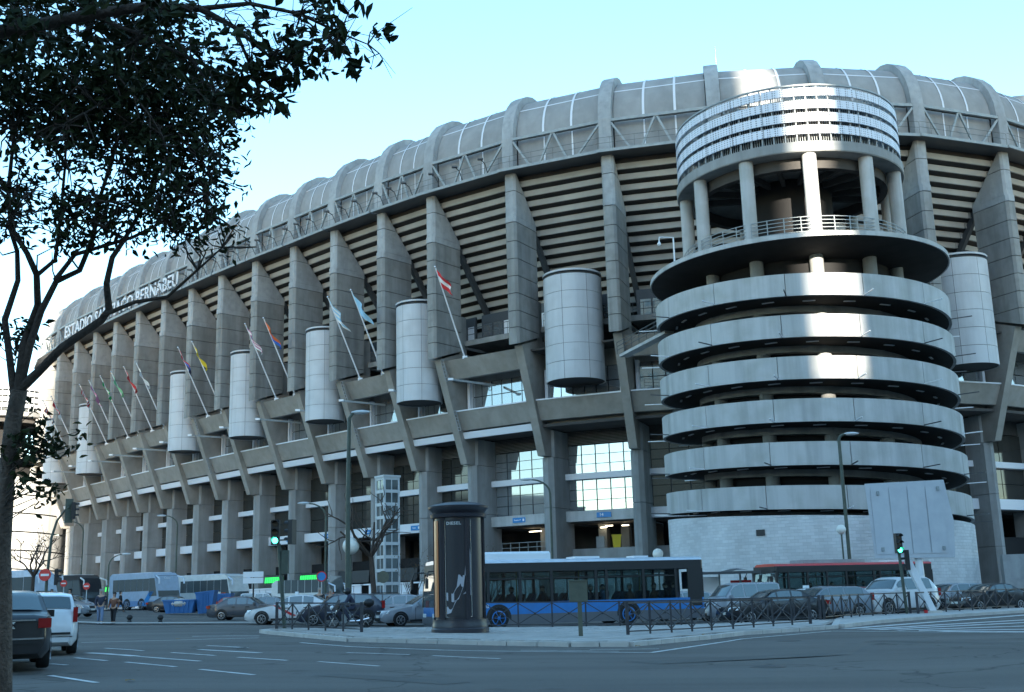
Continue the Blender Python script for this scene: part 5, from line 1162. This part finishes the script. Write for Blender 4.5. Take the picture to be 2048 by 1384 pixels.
# gate ceiling tubes, barrier, yellow bin, people inside
for j, f, o in ((6, .52, 7.6), (6, .32, 8.2), (6, .10, 7.8), (6, .74, 9.3), (7, .62, 9.0), (7, .72, 9.0)):
    a = BP(j, f-.05, o, 4.72); b = BP(j, f+.05, o, 4.72); mk('ceiling_tube', MB().bar(a, b, .16, .08), 'tube_light', stadium)
mk('gate_barrier', slab_mb(6, [(7.6, 3.2), (7.6, 4.0), (7.7, 4.0), (7.7, 3.2)], .60, .72), 'concrete_cap', stadium)
p = BP(6, .40, 7.3, 3.15); mk('wheelie_bin', MB().hexa([(p.x+a*.33, p.y+b*.33, p.z) for a, b in ((-1, -1), (1, -1), (1, 1), (-1, 1))]+[(p.x+a*.42, p.y+b*.42, p.z+1.15) for a, b in ((-1, -1), (1, -1), (1, 1), (-1, 1))]).box((p.x, p.y, p.z+1.2), (.95, .95, .12)), 'yellow_plastic', label='yellow wheelie bin inside the gate numbered 14', cat='bin')
mk('gate_floor', slab_mb(6, [(7.0, 3.0), (7.0, 3.14), (13, 3.14), (13, 3.0)], -.02, 1.03), 'concrete_shaded', stadium); mk('gate_floor', slab_mb(7, [(7.0, 3.0), (7.0, 3.14), (13, 3.14), (13, 3.0)], -.02, 1.03), 'concrete_shaded', stadium)
rl = MB()
for h in (3.5, 3.85): rl.bar(BP(7, 0, 7.2, h), BP(7, 1, 7.2, h), .06)
for i in range(8): rl.bar(BP(7, i/7, 7.2, 3.15), BP(7, i/7, 7.2, 3.85), .06)
mk('gate_railing', rl, 'steel_grey', stadium)
for f_, h_ in ((.80, 6.0), (.88, 6.0), (.80, 7.3)): mk('lit_window', slab_mb(1, [(5.9, h_), (5.9, h_+.55), (5.98, h_+.55), (5.98, h_)], f_, f_+.05), 'tube_light', stadium)
# LED boards along the base
for j, f0, f1, on in ((9, .1, .95, 0), (10, .1, .95, 0), (11, .25, .85, 1), (12, .2, .8, 1), (15, .05, .9, 1), (18, .0, .95, 1), (19, .0, .95, 1)):
    b = mk('led_board', slab_mb(j, [(4.5, 1.4), (4.6, 2.35), (4.9, 2.35), (4.8, 1.4)], f0, f1), 'trim_black', stadium)
    if on:
        n = 9
        for i in range(n):
            a = f0+(f1-f0)*(i+.15)/n; c = f0+(f1-f0)*(i+.88)/n
            mk('led_text', slab_mb(j, [(4.44, 1.72), (4.5, 2.2), (4.53, 2.2), (4.47, 1.72)], a, c), 'led_green', b)
# pale ticket-hall fence at the foot
for j in range(5, 17):
    n = 5
    for i in range(n):
        pn = mk('fence_panel', slab_mb(j, [(3.4, -1.2), (3.4, 1.15), (3.5, 1.15), (3.5, -1.2)], i/n+.01, (i+1)/n-.01), 'white_band', stadium)
        if j < 11: mk('fence_inset', slab_mb(j, [(3.36, -.2), (3.36, .55), (3.4, .55), (3.4, -.2)], i/n+.04, (i+1)/n-.04), 'panel_drum', pn)
    mk('fence_cap', slab_mb(j, [(3.3, 1.16), (3.3, 1.26), (3.6, 1.26), (3.6, 1.16)], 0, 1.1), 'white_metal', stadium)
# glass lift tower
principled('lift_frame', (.46, .5, .53), .4)
X, Y = -10.9, 96.5; z0 = gz(X)
lt = empty('lift_tower', (X, Y, z0), .62, label='slim white-framed glass lift tower standing before the columns', cat='lift tower')
wd, hh = 1.35, 11.2
for a in (-1, 1):
    for b in (-1, 1): mk('corner_post', MB().box((a*wd/2, b*wd/2, hh/2), (.16, .16, hh)), 'lift_frame', lt, rel=False)
n = 10
for i in range(n+1):
    z = .2+i*(hh-.3)/n
    for s in (-1, 1):
        mk('transom', MB().box((0, s*wd/2, z), (wd-.16, .14, .26)), 'lift_frame', lt, rel=False); mk('transom', MB().box((s*wd/2, 0, z), (.14, wd-.16, .26)), 'lift_frame', lt, rel=False)
    if i < n:
        zc = z+(hh-.3)/n/2; h_ = (hh-.3)/n-.26
        for s in (-1, 1):
            for q in (-1, 1):
                mk('pane', MB().box((q*.3, s*wd/2, zc), (.5, .04, h_)), 'car_glass', lt, rel=False); mk('pane', MB().box((s*wd/2, q*.3, zc), (.04, .5, h_)), 'car_glass', lt, rel=False)
            mk('mullion', MB().box((0, s*wd/2, zc), (.08, .1, h_)), 'lift_frame', lt, rel=False); mk('mullion', MB().box((s*wd/2, 0, zc), (.1, .08, h_)), 'lift_frame', lt, rel=False)
mk('roof', MB().box((0, 0, hh+.08), (wd+.3, wd+.3, .16)), 'lift_frame', lt, rel=False)
# bridge from tower to stadium, balcony boxes left of the tower
A_, B_ = Vector((9.9, 98.5, 21.9)), Vector((13.1, 91.8, 22.4))
mk('bridge', MB().bar(A_, B_, .9, .25), 'concrete_ramp', stadium)
rl = MB()
for dz in (.35, .7, 1.05): rl.bar(A_+Vector((-.6, -.3, dz+.1)), B_+Vector((-.6, -.3, dz+.1)), .05)
for i in range(7): q = A_.lerp(B_, i/6)+Vector((-.6, -.3, .1)); rl.bar(q, q+Vector((0, 0, 1.05)), .05)
mk('bridge_railing', rl, 'steel_dark', stadium)
# surveillance mast on the canopy
c = Vector((TC.x-9.2*ST, TC.y-4.3*ST, tz(21.3)))
mk('camera_mast', MB().tube([c, c+Vector((0, 0, 2.1)), c+Vector((-1.1, 0, 2.15)), c+Vector((-1.12, 0, 1.75))], .07, 8).sphere(c+Vector((-1.12, 0, 1.6)), .16, 10, 8), 'white_metal', label='white surveillance camera on a bent mast at the canopy edge', cat='camera', smooth=50)
# bus shelter in front of the tower wall
X, Y = 12.9, 71.5; z = gz(X)
r = empty('bus_shelter', (X, Y, z), label='small bus shelter with a dark wavy roof left of the red bus', cat='bus shelter')
mk('roof', MB().loft([[(X+x, Y+y, z+2.55+.12*math.sin(x*2.2)+(.12 if y > 0 else 0)) for x in [-1.9+.38*i for i in range(11)]] for y in (-.9, .9)], False), 'steel_dark', r); mk('roof_edge', MB().box((X, Y-.9, z+2.5), (3.8, .08, .16)), 'steel_dark', r)
for x in (-1.6, -.4, .9, 1.7): mk('post', MB().box((X+x, Y+.6, z+1.25), (.1, .1, 2.5)), 'steel_grey', r)
mk('back_panel', MB().box((X-.95, Y+.7, z+1.3), (1.0, .06, 2.0)), 'white_metal', r); mk('advert', MB().box((X+.95, Y+.7, z+1.2), (1.3, .06, 1.7)), 'sign_red', r); mk('bench', MB().box((X+.6, Y+.4, z+.5), (1.6, .4, .08)), 'steel_grey', r)
# small plaque on the white wall, chimney mast behind roof
q = math.radians(236); p = Vector((TC.x+(10*ST)*math.cos(q), TC.y+(10*ST)*math.sin(q), 5.2)); mk('wall_plaque', MB().box(p, (.62, .1, .42), q+PI/2), 'trim_black', label='small dark plaque on the white tower wall', cat='plaque')
p = Vector((16.2*SS, 80*SS, 36*SS)); mk('antenna_mast', MB().tube([p, p+Vector((0, 0, 8.0))], [.12, .03], 8), 'white_metal', label='thin white mast standing above the roof beside the tower', cat='mast')
# ================================================================== flags
def flag(j, f, bands, label, vertical=False, length=1.0):
    b0 = BP(j, f, 1.3, 16.9); tp = BP(j, f, -1.95, 23.0)-Vector(FT[j])*0.0+FT[j]*(.35*SS)*0
    r = empty('flagpole', b0, label=label, cat='flag', group='flagpoles leaning out from the stadium')
    d = tp-b0
    mk('pole', MB().tube([b0, tp], [.09, .06], 8), 'white_metal', r, smooth=50); mk('finial', MB().sphere(tp, .12, 8, 6), 'chrome', r, smooth=60)
    mk('socket', MB().box(b0, (.5, .5, .3)), 'white_metal', r)
    nu, nv = 6, 8; dn = d.normalized(); ph = random.random()*6
    side = -FT[j]
    G_ = []
    for u in range(nu+1):
        base = tp-dn*(.25+2.6*length*u/nu); row = []
        for v in range(nv+1):
            t = v/nv
            row.append(base+Vector((0, 0, -1))*(2.1*t*length*(1-.3*u/nu))+side*(1.9*t*length)+FNI[j]*(.4*math.sin(t*7+u*.8+ph)*t))
        G_.append(row)
    n = len(bands)
    for i in range(n):
        if vertical: rows = [[G_[u][v] for v in range(nv*i//n, nv*(i+1)//n+1)] for u in range(nu+1)]
        else: rows = [G_[u] for u in range(nu*i//n, nu*(i+1)//n+1)]
        if len(rows) > 1 and len(rows[0]) > 1: mk('flag_band', MB().loft(rows, False), bands[i], r, smooth=60)
for n_, c_ in (('flag_red', (.65, .03, .04)), ('flag_white', (.85, .85, .86)), ('flag_sky', (.35, .65, .9)), ('flag_blue', (.02, .14, .6)), ('flag_orange', (.8, .16, .03)), ('flag_yellow', (.8, .6, .02)), ('flag_green', (.02, .45, .14)), ('flag_mint', (.25, .65, .35)), ('flag_pink', (.65, .25, .45)), ('flag_navy', (.03, .04, .12))): principled(n_, c_, .8)
flag(7, .74, ['flag_red', 'flag_white', 'flag_red'], 'red and white flag furled on the nearest flagpole', length=.75)
flag(9, .12, ['flag_sky', 'flag_sky'], 'plain pale blue flag right of the striped blue one'); flag(9, .68, ['flag_sky', 'flag_white', 'flag_sky', 'flag_white', 'flag_sky', 'flag_white'], 'pale blue and white striped flag')
flag(11, .12, ['flag_orange', 'flag_orange', 'flag_blue'], 'orange and blue flag above the second drum from the bus shelter side'); flag(11, .68, ['flag_pink', 'flag_white', 'flag_pink', 'flag_white', 'flag_pink', 'flag_white'], 'pink and white striped flag')
flag(13, .12, ['flag_yellow', 'flag_yellow'], 'plain yellow flag on the stadium front'); flag(13, .68, ['flag_red', 'flag_blue', 'flag_navy'], 'red and dark blue flag left of the yellow one')
flag(15, .12, ['flag_white', 'flag_white'], 'plain white flag left of the yellow one'); flag(15, .68, ['flag_red', 'flag_red'], 'plain red flag left of the white one')
flag(16, .12, ['flag_mint', 'flag_mint'], 'pale green flag right of the dark green one'); flag(16, .68, ['flag_green', 'flag_white', 'flag_green'], 'dark green and white flag')
flag(17, .12, ['flag_pink', 'flag_pink'], 'plain pink flag between green and striped flags'); flag(17, .68, ['flag_red', 'flag_white', 'flag_red', 'flag_white', 'flag_red', 'flag_white'], 'red and white striped flag beside the far drum')
flag(19, .12, ['flag_red', 'flag_white'], 'red flag with white edge at the far left end'); flag(19, .68, ['flag_red', 'flag_white', 'flag_red', 'flag_navy', 'flag_white', 'flag_navy'], 'red, white and navy striped flag, leftmost of all')
# ================================================================== trees
def leaf_mat(name, c1, c2):
    m, t, b = principled(name, c1, .65, 0, .15)
    N, L = t.nodes, t.links
    g = N.new('ShaderNodeNewGeometry'); r = N.new('ShaderNodeValToRGB'); r.color_ramp.elements[0].color = (*c1, 1); r.color_ramp.elements[1].color = (*c2, 1)
    L.new(g.outputs['Random Per Island'], r.inputs[0]); L.new(r.outputs[0], b.inputs['Base Color'])
leaf_mat('leaf_dark', (.012, .02, .008), (.035, .045, .016)); leaf_mat('leaf_brown', (.12, .075, .03), (.2, .12, .05))
def leaves(mb, c, d, n, ln, spread, rng):
    """a sprig of n leaves around c, growing along d"""
    for i in range(n):
        dr = (d*rng.uniform(-.1, .7)+Vector((rng.gauss(0, 1), rng.gauss(0, 1), rng.gauss(-.35, .8)))).normalized()
        p = c+Vector((rng.gauss(0, spread), rng.gauss(0, spread), rng.gauss(0, spread)))
        l = ln*rng.uniform(.6, 1.15); w_ = l*rng.uniform(.2, .28); s = dr.cross(Vector((rng.gauss(0, 1), rng.gauss(0, 1), rng.gauss(0, 1)))).normalized(); up = s.cross(dr)
        k = up*l*.1; o = len(mb.v)
        mb.v += [tuple(p), tuple(p+dr*l*.35+s*w_+k), tuple(p+dr*l*.75+s*w_*.6+k*.6), tuple(p+dr*l-k), tuple(p+dr*l*.75-s*w_*.6+k*.6), tuple(p+dr*l*.35-s*w_+k), tuple(p+dr*l*.5-k*.4)]
        mb.f += [(o, o+1, o+6), (o+1, o+2, o+6), (o+2, o+3, o+6), (o+3, o+4, o+6), (o+4, o+5, o+6), (o+5, o, o+6)]
def grow(mb, p, d, L_, r, depth, rng, tips, bend=.35, split=(2, 3), up=.1):
    pts = [p]; q = p.copy(); dd = d.copy(); n = 4
    for i in range(n):
        dd = (dd+Vector((rng.gauss(0, bend), rng.gauss(0, bend), rng.gauss(up, bend)))*.4).normalized(); q = q+dd*L_/n; pts.append(q.copy())
    mb.tube(pts, [r*(1-.45*i/n) for i in range(n+1)], 6 if r > .03 else 4)
    if depth == 0: tips.append((q, dd)); return
    for i in range(rng.randint(*split)):
        k = rng.randint(2, n); ax = (dd+Vector((rng.gauss(0, .8), rng.gauss(0, .8), rng.gauss(.1, .6)))).normalized()
        grow(mb, pts[k], ax, L_*rng.uniform(.55, .8), r*.55, depth-1, rng, tips, bend, split, up)
    tips.append((q, dd))
# foreground street tree
rng = random.Random(11)
BR = {'trunk': ([(-5.55, 12.7, -.6), (-5.5, 12.48, .48), (-5.46, 12.27, 1.43), (-5.45, 12.15, 1.95), (-5.37, 11.95, 2.88), (-5.31, 11.87, 3.24), (-5.23, 11.79, 3.6)], (.115, .1, .088, .082, .08, .085, .085)),
 'b1': ([(-5.23, 11.79, 3.6), (-5.03, 11.75, 3.77), (-4.73, 11.7, 4.0), (-4.35, 11.63, 4.3), (-4.28, 11.6, 4.42), (-4.26, 11.55, 4.66), (-4.17, 11.5, 4.91), (-4.07, 11.45, 5.12), (-3.84, 11.36, 5.52)], (.06, .05, .045, .042, .04, .034, .03, .026, .018)),
 'b1b': ([(-4.33, 11.62, 4.34), (-3.98, 11.59, 4.47), (-3.66, 11.58, 4.54), (-3.28, 11.53, 4.76), (-3.01, 11.48, 4.98)], (.026, .022, .018, .014, .008)),
 'b2': ([(-5.23, 11.79, 3.6), (-5.1, 11.68, 4.06), (-5.0, 11.61, 4.42), (-4.82, 11.54, 4.72), (-4.6, 11.51, 4.85), (-4.43, 11.44, 5.18), (-4.32, 11.36, 5.54), (-4.14, 11.24, 6.05)], (.05, .042, .038, .034, .03, .028, .022, .016)),
 'b3': ([(-5.24, 11.79, 3.57), (-5.17, 11.68, 4.06), (-5.09, 11.58, 4.52), (-5.0, 11.52, 4.78), (-5.08, 11.48, 4.99), (-5.23, 11.42, 5.25), (-5.29, 11.33, 5.67), (-5.2, 11.18, 6.34)], (.055, .045, .04, .034, .03, .028, .022, .016)),
 'b4': ([(-5.28, 11.81, 3.49), (-5.32, 11.72, 3.91), (-5.35, 11.63, 4.32), (-5.21, 11.54, 4.73), (-5.22, 11.47, 5.04), (-5.33, 11.4, 5.36)], (.045, .04, .036, .03, .025, .02)),
 'b5': ([(-4.82, 11.54, 4.72), (-4.6, 11.48, 4.98), (-4.01, 11.44, 5.17), (-3.64, 11.41, 5.31), (-3.15, 11.36, 5.51)], (.028, .024, .02, .015, .01)),
 'b6': ([(-5.0, 11.52, 4.78), (-4.81, 11.49, 4.93), (-4.77, 11.4, 5.34), (-4.63, 11.28, 5.91)], (.026, .022, .018, .014))}
tree = empty('street_tree', (-5.55, 12.7, gz(-5.5)), label='leafy evergreen street tree with forked dark trunk at the left edge', cat='tree')
mk('trunk', MB().tube(*BR['trunk'], 12), 'bark_pale', tree, smooth=60)
nodes = []
for k, (P, Rr) in BR.items():
    if k == 'trunk': continue
    P = [Vector(p)+Vector((0, rng.gauss(0, .08) if i > 1 else 0, 0)) for i, p in enumerate(P)]
    mk('limb', MB().tube(P, Rr, 8), 'bark', tree, smooth=60)
    nodes += P[3:]
ELL = [((-4.75, 11.3, 7.05), (1.85, 1.3, .78), 600, 9, .115, .075), ((-3.9, 11.2, 6.5), (1.2, .9, .45), 210, 9, .11, .07),
       ((-4.5, 11.3, 5.85), (1.5, .9, .5), 170, 6, .105, .06), ((-3.45, 11.3, 5.75), (.65, .7, .55), 130, 7, .1, .06), ((-4.9, 11.3, 5.35), (.85, .6, .4), 90, 5, .1, .06),
       ((-3.9, 11.3, 5.3), (.95, .6, .32), 80, 5, .1, .06), ((-3.2, 11.35, 5.15), (.4, .5, .3), 34, 5, .09, .06)]
tw = MB(); lv_ = MB()
for c, rd, n, per, ll, spd in ELL:
    for i in range(n):
        while 1:
            q = Vector((rng.uniform(-1, 1), rng.uniform(-1, 1), rng.uniform(-1, 1)))
            if q.length < 1: break
        p = Vector((c[0]+q.x*rd[0], c[1]+q.y*rd[1], c[2]+q.z*rd[2]))
        nb = min(nodes, key=lambda s: (s-p).length+rng.uniform(0, .3))
        m_ = nb.lerp(p, .55)+Vector((rng.gauss(0, .08), rng.gauss(0, .08), rng.gauss(.03, .08)))
        if i % 2 == 0 or per < 8: tw.tube([nb, m_, p], [.011, .008, .004], 4, False)
        if i % 5 == 0: nodes.append(m_)
        leaves(lv_, p, (p-nb).normalized(), per, ll, spd, rng)
# low shoots on the trunk
for c, n in (((-5.1, 11.9, 2.95), 26), ((-5.0, 11.9, 2.6), 10), ((-5.36, 11.8, 4.2), 14), ((-4.95, 11.9, 3.15), 10)):
    for i in range(n):
        p = Vector((c[0]+rng.gauss(0, .13), c[1]+rng.gauss(0, .12), c[2]+rng.gauss(0, .13))); tw.tube([Vector((-5.36, 11.93, p.z-.2)), p], [.008, .003], 4, False); leaves(lv_, p, Vector((1, 0, .2)), 7, .11, .05, rng)
mk('twigs', tw, 'bark', tree, kind='stuff'); mk('crown', lv_, 'leaf_dark', tree, kind='stuff')
# overhanging bough of the next tree
t2 = empty('street_tree', (-7.6, 5.6, gz(-7.6)), label='second street tree whose leafy bough hangs in from the upper left', cat='tree')
mk('trunk', MB().tube([(-7.6, 5.6, -.3), (-7.5, 5.65, 1.5), (-7.3, 5.75, 3.0), (-6.9, 5.9, 3.9)], [.16, .14, .12, .1], 12), 'bark_pale', t2, smooth=60)
BB = [[(-6.9, 5.9, 3.9), (-5.6, 6.2, 4.35), (-4.4, 6.4, 4.65), (-3.42, 6.41, 4.77), (-2.92, 6.4, 4.84), (-2.55, 6.38, 4.9), (-2.18, 6.37, 4.94), (-1.87, 6.38, 4.92), (-1.66, 6.4, 4.8), (-1.45, 6.45, 4.62)],
      [(-1.87, 6.38, 4.92), (-1.56, 6.37, 4.94), (-1.25, 6.39, 4.87), (-1.01, 6.42, 4.75), (-.84, 6.44, 4.68)], [(-1.66, 6.4, 4.8), (-1.57, 6.45, 4.57), (-1.51, 6.5, 4.38), (-1.63, 6.52, 4.28)], [(-2.55, 6.38, 4.9), (-2.24, 6.41, 4.77), (-1.94, 6.44, 4.62), (-1.79, 6.5, 4.42)]]
rr_ = [(.1, .075, .06, .05, .042, .036, .03, .024, .016, .008), (.018, .014, .011, .008, .004), (.012, .009, .007, .004), (.014, .011, .008, .004)]
nodes = []
for P, q in zip(BB, rr_): mk('bough', MB().tube(P, q, 8), 'bark', t2, smooth=60); nodes += [Vector(p) for p in P]
tw = MB(); lv_ = MB()
for c, sg, n in (((-1.35, 6.45, 4.62), (.22, .2, .09), 36), ((-1.08, 6.42, 4.8), (.16, .2, .09), 24), ((-1.55, 6.5, 4.42), (.13, .15, .09), 24), ((-1.72, 6.5, 4.32), (.09, .12, .05), 10), ((-2.6, 6.4, 4.88), (.42, .25, .07), 44), ((-3.3, 6.4, 4.85), (.35, .25, .12), 46), ((-1.9, 6.4, 4.9), (.28, .2, .08), 16), ((-2.15, 6.42, 4.66), (.2, .2, .1), 18)):
    for i in range(n):
        p = Vector((c[0]+rng.gauss(0, sg[0]), c[1]+rng.gauss(0, sg[1]), c[2]+rng.gauss(0, sg[2]))); nb = min(nodes, key=lambda s: (s-p).length)
        m_ = nb.lerp(p, .5)+Vector((rng.gauss(0, .03), rng.gauss(0, .03), rng.gauss(.02, .03)))
        tw.tube([nb, m_, p], [.006, .004, .002], 4, False)
        for _ in range(2): tw.tube([m_, m_+Vector((rng.gauss(0, .12), rng.gauss(0, .1), rng.gauss(0, .09)))], [.003, .0015], 3, False)
        leaves(lv_, p, (p-nb).normalized(), 5, .105, .03, rng)
mk('twigs', tw, 'bark', t2, kind='stuff'); mk('crown', lv_, 'leaf_dark', t2, kind='stuff')
# bare trees and shrubs by the stadium
def bare_tree(X, Y, H, label, seed, r=.16, leafy=0, depth=4, tilt=(0, 0)):
    rg = random.Random(seed); z = gz(X); t = empty('bare_tree', (X, Y, z), label=label, cat='tree', group='bare trees'); mb = MB(); tips = []
    tp = Vector((X+tilt[0], Y, z+H*.42)); mb_t = MB().tube([(X, Y, z-.1), (X+tilt[0]*.4, Y, z+H*.2), tp], [r, r*.85, r*.75], 9); mk('trunk', mb_t, 'bark', t, smooth=60)
    for i in range(5):
        a = 2*PI*i/5+rg.random(); d = Vector((math.cos(a)*.8, math.sin(a)*.8, rg.uniform(.5, 1.2))).normalized(); grow(mb, tp, d, H*.3, r*.55, depth-1, rg, tips, .4, (2, 3), .25)
    mk('crown', mb, 'bark', t)
    if leafy:
        lm = MB()
        for p, d in tips:
            if rg.random() < leafy: leaves(lm, p, d, 2, .16, .12, rg)
        mk('foliage', lm, 'leaf_brown', t, kind='stuff')
    return t
bare_tree(-10.6, 85.5, 10.0, 'pollarded bare tree left of the glass lift tower', 3, .24, 0, 3, (-.3, 0))
bare_tree(-37.2, 88.5, 6.6, 'bare tree with a few dry leaves in front of the sunlit left end', 5, .17, .5, 4)
def shrub(X, Y, H, label, seed):
    rg = random.Random(seed); z = gz(X); t = empty('shrub', (X, Y, z), label=label, cat='shrub', group='leafless shrubs'); mb = MB(); tips = []
    for i in range(7):
        a = rg.random()*6.3; grow(mb, Vector((X+rg.gauss(0, .4), Y+rg.gauss(0, .4), z)), Vector((math.cos(a)*.5, math.sin(a)*.5, 1)).normalized(), H*.5, .05, 3, rg, tips, .4, (2, 3), .2)
    mk('stem', mb, 'bark', t); lm = MB()
    for p, d in tips:
        if rg.random() < .6: leaves(lm, p, d, 2, .15, .12, rg)
    mk('foliage', lm, 'leaf_brown', t, kind='stuff')
shrub(-7.9, 92.0, 5.6, 'bushy leafless shrub left of the advertising column cap', 8); shrub(-2.3, 91.0, 5.4, 'bushy leafless shrub right of the advertising column cap', 9)
# far tower and far buildings at the left end
